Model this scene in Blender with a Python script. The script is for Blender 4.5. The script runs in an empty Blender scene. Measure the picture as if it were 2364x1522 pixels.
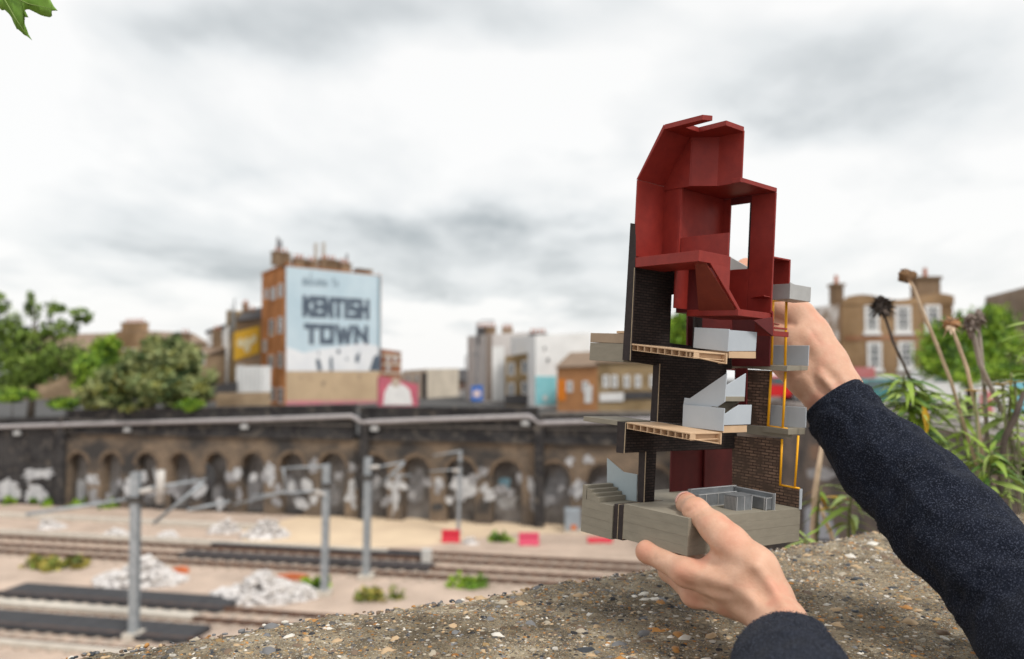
import bpy, bmesh, math, random
import numpy as np
from mathutils import Vector, Matrix, noise
random.seed(11); NR = np.random.RandomState(5)
S = bpy.context.scene; COL = S.collection
# ------------------------------------------------------------------ camera
F, CX, CY, EYE = 1850.0, 1182.0, 761.0, 11.0      # focal length and centre in photo pixels; eye 11 m above the tracks
PITCH = math.atan(70/F); CP, SP = math.cos(PITCH), math.sin(PITCH)
cd = bpy.data.cameras.new('camera'); cam = bpy.data.objects.new('camera', cd); COL.objects.link(cam)
cam.location = (0, 0, EYE); cam.rotation_euler = (math.pi/2+PITCH, 0, 0)
cd.sensor_width = 36; cd.lens = F/2364*36; cd.clip_start = .02; cd.clip_end = 6000
cd.dof.use_dof = True; cd.dof.focus_distance = .715; cd.dof.aperture_fstop = 4.7; cd.dof.aperture_blades = 9
S.camera = cam
# ------------------------------------------------------------------ sky, sun, exposure
W = bpy.data.worlds.new('World'); S.world = W; W.use_nodes = True
N = W.node_tree.nodes; LK = W.node_tree.links
SUN_EL, SUN_AZ = math.radians(52), math.radians(140)     # azimuth clockwise from +Y
def wn(t, **k):
    n = N.new(t)
    for a, b in k.items(): setattr(n, a, b)
    return n
def wmath(op, a, b=None, clamp=False):
    n = wn('ShaderNodeMath', operation=op, use_clamp=clamp)
    for i, v in enumerate((a, b)):
        if v is None: continue
        if isinstance(v, (int, float)): n.inputs[i].default_value = v
        else: LK.new(v, n.inputs[i])
    return n.outputs[0]
bg = N['Background']
sky = wn('ShaderNodeTexSky', sky_type='NISHITA', sun_disc=False, sun_elevation=SUN_EL, sun_rotation=SUN_AZ, air_density=1.0, dust_density=3.0)
tc = wn('ShaderNodeTexCoord'); sx = wn('ShaderNodeSeparateXYZ'); LK.new(tc.outputs['Generated'], sx.inputs[0])
zz = wmath('ADD', wmath('MAXIMUM', sx.outputs[2], 0.0), .20)
cx_ = wn('ShaderNodeCombineXYZ')
LK.new(wmath('DIVIDE', sx.outputs[0], zz), cx_.inputs[0]); LK.new(wmath('DIVIDE', sx.outputs[1], zz), cx_.inputs[1])
mp = wn('ShaderNodeMapping'); mp.inputs['Scale'].default_value = (1.0, .75, 1); mp.inputs['Rotation'].default_value = (0, 0, math.radians(-28)); mp.inputs['Location'].default_value = (3.1, 1.75, .4)
LK.new(cx_.outputs[0], mp.inputs[0])
n1 = wn('ShaderNodeTexNoise'); n1.inputs['Scale'].default_value = .80; n1.inputs['Detail'].default_value = 7; n1.inputs['Roughness'].default_value = .53; n1.inputs['Distortion'].default_value = .25
LK.new(mp.outputs[0], n1.inputs['Vector'])
n2 = wn('ShaderNodeTexNoise'); n2.inputs['Scale'].default_value = 2.6; n2.inputs['Detail'].default_value = 7; LK.new(mp.outputs[0], n2.inputs['Vector'])
wob = wmath('MULTIPLY', wmath('SUBTRACT', n2.outputs[0], .5), .34)
fy = wmath('MAXIMUM', sx.outputs[1], .05); qx = wmath('ADD', wmath('DIVIDE', sx.outputs[0], fy), wob); qz = wmath('ADD', wmath('DIVIDE', sx.outputs[2], fy), wmath('MULTIPLY', wob, .5))
dens = wmath('MULTIPLY_ADD', n1.outputs[0], .62); dens.node.inputs[2].default_value = .255
for (bx, by, rx, ry, am) in ((950, 585, 600, 125, .155), (800, 30, 420, 110, .10), (1290, 20, 220, 90, .08), (350, 60, 260, 90, .05), (1440, 300, 160, 110, .06), (120, 500, 420, 130, .10), (100, 300, 260, 110, .05), (2080, 170, 560, 130, .12), (2200, 420, 420, 70, .05), (1150, 690, 500, 60, .06)):
    dx = wmath('DIVIDE', wmath('SUBTRACT', qx, (bx-1182)/1850), rx*1.45/1850); dz = wmath('DIVIDE', wmath('SUBTRACT', qz, (831-by)/1850), ry*1.6/1850)
    gk = wmath('MAXIMUM', wmath('SUBTRACT', 1.0, wmath('ADD', wmath('MULTIPLY', dx, dx), wmath('MULTIPLY', dz, dz))), 0.0)
    dens = wmath('SUBTRACT', dens, wmath('MULTIPLY', wmath('MULTIPLY', gk, gk), am*1.25))
cr = wn('ShaderNodeValToRGB'); LK.new(dens, cr.inputs[0])
e = cr.color_ramp.elements
e[0].position = .34; e[0].color = (.31, .335, .345, 1); e[1].position = .525; e[1].color = (.665, .662, .652, 1)
m_ = e.new(.44); m_.color = (.545, .56, .562, 1)
mix = wn('ShaderNodeMix', data_type='RGBA'); mix.inputs[0].default_value = .93
skm = wn('ShaderNodeMix', data_type='RGBA', blend_type='MULTIPLY'); skm.inputs[0].default_value = 1; LK.new(sky.outputs[0], skm.inputs[6]); skm.inputs[7].default_value = (.1, .1, .1, 1)
LK.new(skm.outputs[2], mix.inputs[6]); LK.new(cr.outputs[0], mix.inputs[7]); LK.new(mix.outputs[2], bg.inputs[0]); bg.inputs[1].default_value = .98
sl = bpy.data.lights.new('sun', 'SUN'); sl.energy = 1.5; sl.angle = math.radians(14); sl.color = (1, .96, .9)
sun = bpy.data.objects.new('sun', sl); COL.objects.link(sun)
sdir = Vector((math.sin(SUN_AZ)*math.cos(SUN_EL), math.cos(SUN_AZ)*math.cos(SUN_EL), math.sin(SUN_EL)))
sun.rotation_euler = sdir.to_track_quat('Z', 'Y').to_euler(); sun.location = (0, 0, 60)
vs = S.view_settings; vs.view_transform = 'Standard'; vs.look = 'None'; vs.exposure = 0.66; vs.gamma = 1; vs.use_curve_mapping = False
S.render.engine = 'CYCLES'
# ------------------------------------------------------------------ pixel -> place
def ray(px, py):
    x = (px-CX)/F; y = (CY-py)/F
    return Vector((x, CP-y*SP, SP+y*CP))
E0 = Vector((0, 0, EYE))
def atd(px, py, d): return E0+ray(px, py)*d                 # d: distance along the lens axis
def at(px, py, Y): r = ray(px, py); return E0+r*(Y/r.y)      # Y: distance ahead
def onz(px, py, z): r = ray(px, py); return E0+r*((z-EYE)/r.z)
# ------------------------------------------------------------------ materials
MATS = {}
def mat(name, c, c2=None, scale=6, rough=.75, bump=0, bscale=None, metal=0, detail=5, spec=.3, sss=0, sheen=0, lo=.35, hi=.65, c3=None, s3=40, f3=.5, stretch=None):
    if name in MATS: return MATS[name]
    m = bpy.data.materials.new(name); m.use_nodes = True; nt = m.node_tree; b = nt.nodes['Principled BSDF']; L = nt.links
    b.inputs['Roughness'].default_value = rough; b.inputs['Metallic'].default_value = metal; b.inputs['Specular IOR Level'].default_value = spec
    if sss: b.inputs['Subsurface Weight'].default_value = sss; b.inputs['Subsurface Radius'].default_value = (.008, .003, .0015); b.inputs['Subsurface Scale'].default_value = 1
    if sheen: b.inputs['Sheen Weight'].default_value = sheen; b.inputs['Sheen Roughness'].default_value = .6
    if c2 is None: c2 = tuple(min(1, x*.82) for x in c)
    t = nt.nodes.new('ShaderNodeTexCoord'); vec = t.outputs['Object']
    if stretch:
        mpn = nt.nodes.new('ShaderNodeMapping'); mpn.inputs['Scale'].default_value = stretch; L.new(vec, mpn.inputs[0]); vec = mpn.outputs[0]
    n = nt.nodes.new('ShaderNodeTexNoise'); n.inputs['Scale'].default_value = scale; n.inputs['Detail'].default_value = detail; n.inputs['Roughness'].default_value = .6
    L.new(vec, n.inputs['Vector'])
    r = nt.nodes.new('ShaderNodeValToRGB'); L.new(n.outputs[0], r.inputs[0])
    r.color_ramp.elements[0].position = lo; r.color_ramp.elements[0].color = (*c2, 1); r.color_ramp.elements[1].position = hi; r.color_ramp.elements[1].color = (*c, 1)
    out = r.outputs[0]
    if c3:
        n3 = nt.nodes.new('ShaderNodeTexNoise'); n3.inputs['Scale'].default_value = s3; n3.inputs['Detail'].default_value = 3; L.new(vec, n3.inputs['Vector'])
        r3 = nt.nodes.new('ShaderNodeValToRGB'); L.new(n3.outputs[0], r3.inputs[0]); r3.color_ramp.elements[0].position = f3; r3.color_ramp.elements[1].position = f3+.12
        mx = nt.nodes.new('ShaderNodeMix'); mx.data_type = 'RGBA'; L.new(r3.outputs[0], mx.inputs[0]); L.new(out, mx.inputs[6]); mx.inputs[7].default_value = (*c3, 1); out = mx.outputs[2]
    L.new(out, b.inputs['Base Color'])
    if bump:
        nb = nt.nodes.new('ShaderNodeTexNoise'); nb.inputs['Scale'].default_value = bscale or scale*6; nb.inputs['Detail'].default_value = 4; L.new(vec, nb.inputs['Vector'])
        bp = nt.nodes.new('ShaderNodeBump'); bp.inputs['Strength'].default_value = bump; bp.inputs['Distance'].default_value = .3/(bscale or scale*6); L.new(nb.outputs[0], bp.inputs['Height']); L.new(bp.outputs[0], b.inputs['Normal'])
    MATS[name] = m; return m
def brickmat(name, c1, c2, mortar, rows, var=None, mort=.012, bumpd=.01, scale=1.0, axes=None, dirt=None):
    """brick courses; axes = (horizontal dir, vertical dir) as world vectors"""
    if name in MATS: return MATS[name]
    m = bpy.data.materials.new(name); m.use_nodes = True; nt = m.node_tree; b = nt.nodes['Principled BSDF']; L = nt.links
    b.inputs['Roughness'].default_value = .85; b.inputs['Specular IOR Level'].default_value = .2
    t = nt.nodes.new('ShaderNodeTexCoord'); cmb = nt.nodes.new('ShaderNodeCombineXYZ')
    for i, ax in enumerate(axes or (Vector((1, 0, 0)), Vector((0, 0, 1)))):
        d = nt.nodes.new('ShaderNodeVectorMath'); d.operation = 'DOT_PRODUCT'; L.new(t.outputs['Object'], d.inputs[0]); d.inputs[1].default_value = ax; L.new(d.outputs['Value'], cmb.inputs[i])
    br = nt.nodes.new('ShaderNodeTexBrick'); L.new(cmb.outputs[0], br.inputs['Vector'])
    br.inputs['Color1'].default_value = (*c1, 1); br.inputs['Color2'].default_value = (*c2, 1); br.inputs['Mortar'].default_value = (*mortar, 1)
    br.inputs['Scale'].default_value = scale; br.inputs['Mortar Size'].default_value = mort; br.inputs['Row Height'].default_value = rows; br.inputs['Brick Width'].default_value = rows*3; br.inputs['Bias'].default_value = -.1
    out = br.outputs[0]
    if dirt:
        n = nt.nodes.new('ShaderNodeTexNoise'); n.inputs['Scale'].default_value = dirt[1]; n.inputs['Detail'].default_value = 5; L.new(t.outputs['Object'], n.inputs['Vector'])
        r = nt.nodes.new('ShaderNodeValToRGB'); r.color_ramp.elements[0].position = .42; r.color_ramp.elements[1].position = .62; L.new(n.outputs[0], r.inputs[0])
        mx = nt.nodes.new('ShaderNodeMix'); mx.data_type = 'RGBA'; L.new(r.outputs[0], mx.inputs[0]); L.new(out, mx.inputs[6]); mx.inputs[7].default_value = (*dirt[0], 1); out = mx.outputs[2]
    L.new(out, b.inputs['Base Color'])
    bp = nt.nodes.new('ShaderNodeBump'); bp.invert = True; bp.inputs['Strength'].default_value = .8; bp.inputs['Distance'].default_value = bumpd; L.new(br.outputs['Fac'], bp.inputs['Height']); L.new(bp.outputs[0], b.inputs['Normal'])
    MATS[name] = m; return m
# ------------------------------------------------------------------ mesh helpers (world coordinates)
class G:
    def __init__(s): s.v = []; s.f = []; s.m = []
    def add(s, v, f, mi=0):
        o = len(s.v); s.v += [tuple(p) for p in v]; s.f += [tuple(i+o for i in q) for q in f]; s.m += [mi]*len(f); return s
    def box(s, o, ax, ay, az, mi=0):
        o = Vector(o); v = [o+ax*i+ay*j+az*k for k in (0, 1) for j in (0, 1) for i in (0, 1)]
        f = [(0, 2, 3, 1), (4, 5, 7, 6), (0, 1, 5, 4), (2, 6, 7, 3), (0, 4, 6, 2), (1, 3, 7, 5)]
        return s.add(v, f, mi)
    def cbox(s, c, sx, sy, sz, rz=0, mi=0):       # c: centre of the base
        R = Matrix.Rotation(rz, 3, 'Z'); ax, ay, az = R@Vector((sx, 0, 0)), R@Vector((0, sy, 0)), Vector((0, 0, sz))
        return s.box(Vector(c)-ax/2-ay/2, ax, ay, az, mi)
    def prism(s, pts, ext, mi=0):
        n = len(pts); pts = [Vector(p) for p in pts]; ext = Vector(ext)
        return s.add(pts+[p+ext for p in pts], [tuple(range(n))[::-1], tuple(range(n, 2*n))]+[(i, (i+1) % n, n+(i+1) % n, n+i) for i in range(n)], mi)
    def tube(s, path, rad, seg=8, mi=0, cap=True):
        path = [Vector(p) for p in path]; n = len(path)
        if isinstance(rad, (int, float)): rad = [rad]*n
        v = []; up = None
        for i, p in enumerate(path):
            t = (path[min(i+1, n-1)]-path[max(i-1, 0)]).normalized()
            if up is None: up = t.orthogonal().normalized()
            a = (up-t*up.dot(t)).normalized(); up = a; b = t.cross(a)
            v += [p+(a*math.cos(k*2*math.pi/seg)+b*math.sin(k*2*math.pi/seg))*rad[i] for k in range(seg)]
        f = [(i*seg+k, i*seg+(k+1) % seg, (i+1)*seg+(k+1) % seg, (i+1)*seg+k) for i in range(n-1) for k in range(seg)]
        if cap: f += [tuple(range(seg))[::-1], tuple((n-1)*seg+k for k in range(seg))]
        return s.add(v, f, mi)
    def lump(s, c, r, seed=0, jit=.25, sub=2, mi=0, sq=(1, 1, 1)):
        bm = bmesh.new(); bmesh.ops.create_icosphere(bm, subdivisions=sub, radius=1)
        rr = random.Random(seed); off = Vector((rr.random()*50, rr.random()*50, rr.random()*50))
        v = [Vector(c)+Vector((p.co.x*sq[0], p.co.y*sq[1], p.co.z*sq[2]))*r*(1+jit*2*noise.noise(p.co*1.3+off)) for p in bm.verts]
        s.add(v, [tuple(q.index for q in f.verts) for f in bm.faces], mi); bm.free(); return s
    def mesh(s, name):
        me = bpy.data.meshes.new(name); me.from_pydata(s.v, [], s.f); return me
def clean(me):
    bm = bmesh.new(); bm.from_mesh(me); bmesh.ops.recalc_face_normals(bm, faces=bm.faces); bm.to_mesh(me); bm.free()
def obj(name, g, m, parent=None, smooth=False, bevel=0, recalc=True, kind=None):
    me = g if isinstance(g, bpy.types.Mesh) else g.mesh(name)
    ms = m if isinstance(m, (list, tuple)) else [m]
    for q in ms: me.materials.append(q)
    if isinstance(g, G) and len(ms) > 1: me.polygons.foreach_set('material_index', g.m)
    if recalc: clean(me)
    if smooth: me.polygons.foreach_set('use_smooth', [True]*len(me.polygons))
    o = bpy.data.objects.new(name, me); COL.objects.link(o)
    if parent: par(o, parent)
    if bevel:
        b = o.modifiers.new('bevel', 'BEVEL'); b.width = bevel; b.segments = 2; b.limit_method = 'ANGLE'; b.angle_limit = math.radians(40)
    if kind: o['kind'] = kind
    return o
def par(o, p):
    o.parent = p; o.matrix_parent_inverse = Matrix.Translation(-wloc(p))
def wloc(p):
    l = Vector((0, 0, 0))
    while p: l += p.location; l += p.matrix_parent_inverse.to_translation() if p.parent else Vector((0, 0, 0)); p = p.parent
    return l
def tag(o, label, cat, group=None):
    o['label'] = label; o['category'] = cat
    if group: o['group'] = group
    return o
def thing(name, label, cat, loc, group=None):
    o = bpy.data.objects.new(name, None); COL.objects.link(o); o.location = loc; o.empty_display_size = .1
    return tag(o, label, cat, group)
def struct(o): o['kind'] = 'structure'; return o
V = Vector; UP = V((0, 0, 1))
# ================================================================== GROUND AND STREETS
ANG = math.radians(12); WD = V((math.cos(ANG), -math.sin(ANG), 0)); WNm = V((-math.sin(ANG), -math.cos(ANG), 0))   # along the cutting / towards the camera
W0 = V((.55, 53.6, 0))
def wf(s, n, z=0): return W0+WD*s+WNm*n+UP*z
def sn(p): q = V(p)-W0; return q.dot(WD), q.dot(WNm)
def spx(px, n=0):                      # distance along the wall line (offset n) seen at pixel column px
    k = (px-CX)/F; a = W0+WNm*n; return (k*a.y*1.0-a.x)/(WD.x-k*WD.y)
def zpx(px, py, n=0):                  # height of a pixel on that line
    p = wf(spx(px, n), n); return at(px, py, p.y).z
ballast = mat('ballast', (.57, .44, .35), (.39, .30, .24), scale=.5, rough=.95, bump=.6, bscale=9, c3=(.56, .47, .40), s3=14, f3=.52, detail=8)
sand = mat('sand', (.72, .57, .40), (.62, .48, .34), scale=.35, rough=.95, bump=.3, bscale=6)
tarmac = mat('tarmac', (.10, .10, .10), (.07, .07, .07), scale=2, rough=.9)
g = G(); g.add([V((-1500, -60, 0)), V((1500, -60, 0)), wf(1500, -.3), wf(-1500, -.3)], [(0, 1, 2, 3)])
struct(obj('track_ground', g, ballast))
STZ = 5.7
g = G(); g.add([wf(-400, -.5, STZ), wf(200, -.5, STZ), V((330, 128, STZ)), V((-420, 220, STZ)), V((4200, 4200, -92)), V((-4200, 4200, -92))], [(0, 1, 2, 3), (3, 2, 4, 5)])   # the street falls away beyond the houses
struct(obj('street', g, tarmac))
g = G(); q = [onz(560, 1225, .004), onz(690, 1192, .004), onz(1560, 1190, .004), onz(1560, 1232, .004), onz(1180, 1232, .004), onz(980, 1262, .004), onz(560, 1268, .004)]
g.add(q, [tuple(range(len(q)))]); struct(obj('sand_path', g, sand))
# rails on sleepers, parallel to the wall
rust = mat('rusty_steel', (.20, .11, .07), (.09, .06, .05), scale=3, rough=.7)
sleeper_m = mat('sleeper', (.46, .38, .31), (.34, .28, .23), scale=3)
GA = 1.435
def nn(py, px=600): return sn(onz(px, py, 0))[1]
track_n = [nn(1262), nn(1290)+.6, nn(1420), nn(1500)]
tl = ['railway track farthest from the camera, below the sand path', 'second railway track from the arched wall', 'railway track between the black crossing panels at lower left', 'railway track nearest the concrete parapet']
railg = G().box(V((-.036, 0, 0)), V((.072, 0, 0)), V((0, 130, 0)), V((0, 0, .05))); railg.box(V((-.07, 0, -.13)), V((.14, 0, 0)), V((0, 130, 0)), V((0, 0, .03))); railg.box(V((-.012, 0, -.1)), V((.024, 0, 0)), V((0, 130, 0)), V((0, 0, .1)))
railm = railg.mesh('rail'); railm.materials.append(rust); clean(railm)
slm = G().box(V((-.12, -1.25, 0)), V((.24, 0, 0)), V((0, 2.5, 0)), V((0, 0, .1))).mesh('sleeper'); slm.materials.append(sleeper_m); clean(slm)
RZ = math.atan2(WD.y, WD.x)
for i, n0 in enumerate(track_n):
    t = thing('railway_track', tl[i], 'track', wf(0, n0+GA/2, 0), 'railway tracks')
    for k in (0, 1):
        o = bpy.data.objects.new('rail', railm); COL.objects.link(o); par(o, t); o.location = wf(-75, n0+k*GA, .2); o.rotation_euler = (0, 0, RZ-math.pi/2)
    for k in range(58):
        o = bpy.data.objects.new('sleeper', slm); COL.objects.link(o); par(o, t); o.location = wf(-30+k*.75, n0+GA/2, -.03); o.rotation_euler = (0, 0, RZ)
# black rubber crossing panels
rubber = mat('rubber', (.055, .055, .06), (.035, .035, .04), scale=4, rough=.6)
def panels(n0, n1, s0, s1, cnt, label):
    t = thing('crossing_deck', label, 'crossing panels', wf((s0+s1)/2, (n0+n1)/2, 0), 'black rubber crossing decks')
    for k in range(cnt):
        a = s0+(s1-s0)*k/cnt; b = s0+(s1-s0)*(k+1)/cnt-.03
        g = G().box(wf(a, n0, .0), WD*(b-a), WNm*(n1-n0), UP*.235)
        obj('panel', g, rubber, t, bevel=.02)
for pyt, pyb, x0, x1, cnt, lb, side in [(1372, 1402, 40, 545, 8, 'black rubber crossing deck left of the white strip, upper of two at lower left', 0), (1432, 1470, -120, 470, 8, 'black rubber crossing deck at the bottom left corner', 0), (1294, 1306, 430, 1000, 9, 'thin black crossing deck behind the middle catenary masts', 0), (1270, 1278, 500, 980, 8, 'farthest thin black crossing deck along the sand path', 0)]:
    n0, n1 = nn(pyt, (x0+x1)/2), nn(pyb, (x0+x1)/2); panels(n0, n1, spx(x0, (n0+n1)/2), spx(x1, (n0+n1)/2), cnt, lb)
pale = mat('pale_concrete', (.62, .57, .50), (.5, .46, .4), scale=2)
def strip(py, px, x0, x1, wd, h, label):
    n0 = nn(py, px); tag(obj('concrete_strip', G().box(wf(spx(x0, n0), n0, 0), WD*(spx(x1, n0)-spx(x0, n0)), WNm*wd, UP*h), pale, bevel=.03), label, 'concrete edging')
strip(1412, 250, -200, 470, .55, .26, 'pale concrete strip between the two black crossing decks')
strip(1492, 150, -200, 330, .5, .2, 'pale concrete strip at the bottom left corner of the tracks')
strip(1208, 300, -200, 640, .35, .35, 'long pale concrete kerb under the arched wall at left')
strip(1248, 300, -200, 900, .3, .3, 'pale concrete kerb in front of the white sacks at left')
# ================================================================== ARCHED RETAINING WALL
dark_w = mat('soot_brick', (.055, .052, .052), (.022, .021, .023), scale=.8, rough=.85, bump=.3, bscale=12, c3=(.12, .105, .09), s3=2.2, f3=.56)
brown_w = brickmat('stock_brick', (.27, .20, .14), (.19, .145, .105), (.12, .105, .09), .16, dirt=((.06, .056, .054), .38), axes=(WD, UP), bumpd=.02)
infill_m = brickmat('arch_infill', (.19, .175, .165), (.13, .12, .115), (.075, .07, .068), .16, dirt=((.27, .255, .245), .7), axes=(WD, UP), bumpd=.02)
stone_c = mat('coping_stone', (.18, .165, .15), (.1, .092, .086), scale=1.5)
galv = mat('galvanised', (.40, .43, .46), (.28, .31, .33), scale=5, rough=.5, metal=.35)
wall = thing('arched_retaining_wall', 'long sooty brick retaining wall with a row of bricked arches', 'wall', wf(-8, 0, 0))
arch_px = [185, 262, 343, 420, 503, 587, 677, 770, 866, 962, 1064, 1170, 1280, 1392, 1508, 1628, 1752]
AS = [spx(x) for x in arch_px]
zc = 5.45          # string course underside
def wallface(s0, s1, arches, ztop, g, th=.98):
    """face polygon strip with arch cut-outs, as a row of quads in front plane, plus reveals"""
    cur = s0
    for sc, r, zs in arches:
        g.prism([wf(cur, 0, 0), wf(sc-r, 0, 0), wf(sc-r, 0, ztop), wf(cur, 0, ztop)], WNm*-th)
        K = 10; pts = [(sc-r*math.cos(math.pi*k/K), zs+r*math.sin(math.pi*k/K)) for k in range(K+1)]
        for (a, za), (b, zb) in zip(pts, pts[1:]):
            g.prism([wf(a, 0, za), wf(b, 0, zb), wf(b, 0, ztop), wf(a, 0, ztop)], WNm*-th)
        cur = sc+r
    g.prism([wf(cur, 0, 0), wf(s1, 0, 0), wf(s1, 0, ztop), wf(cur, 0, ztop)], WNm*-th)
arl = [(s, .80+.02*i, zpx(arch_px[i], 1046+max(0, i-7)*4.5)-(.80+.02*i)) for i, s in enumerate(AS)]
g = G(); wallface(spx(150), spx(1880), arl, zc, g); obj('arcade', g, brown_w, wall)
for s, r, zs in arl:
    K = 14; out = [(s-(r+.26)*math.cos(math.pi*k/K), zs+(r+.26)*math.sin(math.pi*k/K)) for k in range(K+1)]; inn = [(s-r*math.cos(math.pi*k/K), zs+r*math.sin(math.pi*k/K)) for k in range(K+1)]
    g = G()
    for k in range(K): g.prism([wf(*p[:1], .0, p[1]) for p in (out[k], out[k+1], inn[k+1], inn[k])], WNm*.04)
    obj('arch_ring', g, mat('ring_brick', (.21, .15, .10), (.11, .085, .065), scale=2.5), wall)
    g = G(); g.prism([wf(s-r-.05, -.95, 0), wf(s+r+.05, -.95, 0), wf(s+r+.05, -.95, zs+r+.05), wf(s-r-.05, -.95, zs+r+.05)], WNm*-.1); obj('arch_infill', g, infill_m, wall)
# upper parapet in stepped lengths: (x0, x1, top y at x0, at x1)
segs = [(-150, 158, 972, 962, -.1), (158, 818, 947, 933, 0), (832, 1240, 939, 940, 0), (1246, 1890, 952, 950, 0)]
for i, (x0, x1, y0, y1, off) in enumerate(segs):
    s0, s1 = spx(x0), spx(x1); z0, z1 = zpx(x0, y0), zpx(x1, y1)
    zl = zc if i else 0
    g = G(); g.prism([wf(s0, .05, zl), wf(s1, .05, zl), wf(s1, .05, z1-.22), wf(s0, .05, z0-.22)], WNm*-.6); obj('parapet', g, dark_w, wall)
    g = G(); g.prism([wf(s0, .14, z0-.22), wf(s1, .14, z1-.22), wf(s1, .14, z1), wf(s0, .14, z0)], WNm*-.8); obj('coping', g, stone_c if i == 3 else dark_w, wall)
    if i:
        dz = .35 if i == 1 else .2
        g = G().box(wf(s0, .0, zc), WD*(s1-s0), WNm*.2, UP*.3); obj('string_course', g, dark_w, wall)
        g = G().box(wf(s0, .05, zc+.95), WD*(s1-s0), WNm*.1, UP*.14); obj('ledge', g, stone_c, wall)
for px in (152, 845, 1246):
    s = spx(px); g = G().box(wf(s-.3, 0, 0), WD*.6, WNm*.42, UP*(zpx(px, 962))); obj('buttress', g, dark_w, wall)
# low walling left of the buttress: recess panel
s0, s1 = spx(-160), spx(140)
g = G().box(wf(spx(70), .05, zpx(70, 1062)), WD*(spx(138)-spx(70)), WNm*.06, UP*(zpx(70, 1034)-zpx(70, 1062))); obj('blank_panel', g, dark_w, wall)
# cable pipe along the wall
pipe_m = mat('pipe_grey', (.44, .415, .42), (.34, .32, .325), scale=3, rough=.6)
pp = [(-120, 993), (0, 986), (300, 977), (600, 969), (817, 961), (842, 975), (1224, 961), (1247, 977), (1420, 972), (1880, 960)]
g = G().tube([wf(spx(x), .32, zpx(x, y, .32)) for x, y in pp], .16, 10)
pipe = tag(obj('cable_pipe', g, pipe_m, smooth=True), 'thick grey pipe stepping along the top of the arched wall', 'pipe')
lampm = mat('lamp_white', (.55, .56, .56), rough=.5)
for k, x in enumerate((52, 304, 572, 870, 1215)):
    y = np.interp(x, [p[0] for p in pp], [p[1] for p in pp])+16; p = wf(spx(x), .3, zpx(x, y, .3))
    g = G().cbox(p-UP*.14, .5, .25, .28, RZ); g.tube([p+UP*.1, p+UP*.42-WNm*.2], .04, 6)
    tag(obj('bulkhead_lamp', g, lampm, bevel=.05), ['small white bulkhead lamp under the pipe at the far left', 'small grey bulkhead lamp under the pipe, second from left', 'small white bulkhead lamp under the pipe below the orange brick end wall', 'small white bulkhead lamp just right of the step in the pipe', 'small white bulkhead lamp under the pipe left of the model'][k], 'lamp', 'lamps along the arched wall')
# painted graffiti, thin irregular coats of paint on the wall
grf = [mat('paint_white', (.58, .59, .60), (.36, .37, .39), scale=2.2, rough=.6), mat('paint_grey', (.36, .36, .37), (.2, .2, .21), scale=2, rough=.6), mat('paint_blue', (.20, .42, .55), (.30, .50, .6), scale=2, rough=.6), mat('paint_black', (.04, .04, .045), (.07, .07, .07), scale=2)]
def blob(px0, px1, py0, py1, mi, seed, n=.012, rec=0):
    """a ragged tag: overlapping brush strokes and fills, each a hair above the last"""
    r = random.Random(seed); g = G(); w, h = px1-px0, py1-py0
    for q in range(9):
        K = 11; cxp, cyp = px0+w*r.uniform(.22, .78), py0+h*r.uniform(.2, .8); ax, ay = w*r.uniform(.12, .4), h*r.uniform(.14, .42); tl = r.uniform(-.6, .6); pts = []; nq = n+q*.002
        for k in range(K):
            a = 2*math.pi*k/K; rr = r.uniform(.55, 1.15); dx, dy = ax*rr*math.cos(a), ay*rr*math.sin(a)
            x, y = cxp+dx-dy*tl*.5, cyp+dy+dx*tl; pts.append(wf(spx(x, nq), nq, max(.02, zpx(x, y, nq))))
        g.prism(pts, WNm*-.004)
    obj('graffiti', g, grf[mi], wall)
gl = [(0, 52, 1108, 1150, 0), (58, 132, 1078, 1108, 0), (55, 120, 1122, 1155, 0), (136, 160, 1120, 1160, 0), (205, 236, 1095, 1120, 0), (210, 232, 1130, 1150, 1), (290, 320, 1098, 1150, 0), (358, 385, 1085, 1155, 0), (445, 475, 1100, 1130, 1), (540, 565, 1080, 1110, 0), (610, 640, 1068, 1118, 0), (628, 655, 1140, 1170, 1), (690, 712, 1155, 1170, 0), (700, 735, 1105, 1140, 0), (715, 745, 1060, 1095, 1), (795, 825, 1108, 1165, 0), (805, 828, 1070, 1090, 1), (905, 925, 1095, 1180, 0), (890, 915, 1112, 1130, 0), (1000, 1030, 1105, 1130, 0), (1032, 1098, 1100, 1150, 0), (1105, 1132, 1080, 1100, 1), (1108, 1128, 1118, 1140, 0), (1215, 1240, 1098, 1135, 0), (1220, 1240, 1150, 1180, 1), (1320, 1350, 1110, 1150, 0), (1305, 1325, 1058, 1075, 0), (1345, 1372, 1050, 1070, 0), (1420, 1450, 1110, 1160, 0), (1000, 1028, 1160, 1178, 3), (820, 850, 1085, 1130, 3), (480, 500, 1070, 1125, 3)]
gl += [(x, x+r_w, y, y+r_h, m) for x, r_w, y, r_h, m in [(x0+random.uniform(-6, 6), random.uniform(16, 34), random.uniform(1085, 1150), random.uniform(18, 34), random.choice((0, 1, 1))) for x0 in range(215, 1480, 28)]]
for k, (a, b, c, d, m) in enumerate(gl): blob(a, b, c, d, m, k, n=.062 if b < 150 else .012)
for k, (a, b, c, d, m) in enumerate([(164, 208, 1105, 1150, 0), (242, 282, 1112, 1150, 1), (325, 358, 1120, 1160, 1), (400, 440, 1105, 1160, 1), (486, 522, 1120, 1160, 1), (568, 606, 1100, 1160, 1), (655, 700, 1098, 1150, 1), (752, 790, 1110, 1170, 1), (846, 888, 1090, 1165, 1), (942, 985, 1080, 1165, 1), (1150, 1192, 1102, 1140, 2), (1148, 1194, 1145, 1180, 0), (1258, 1304, 1090, 1178, 1), (1370, 1415, 1100, 1170, 1)]): blob(a, b, c, d, m, 77+k, n=-.93)
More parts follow.
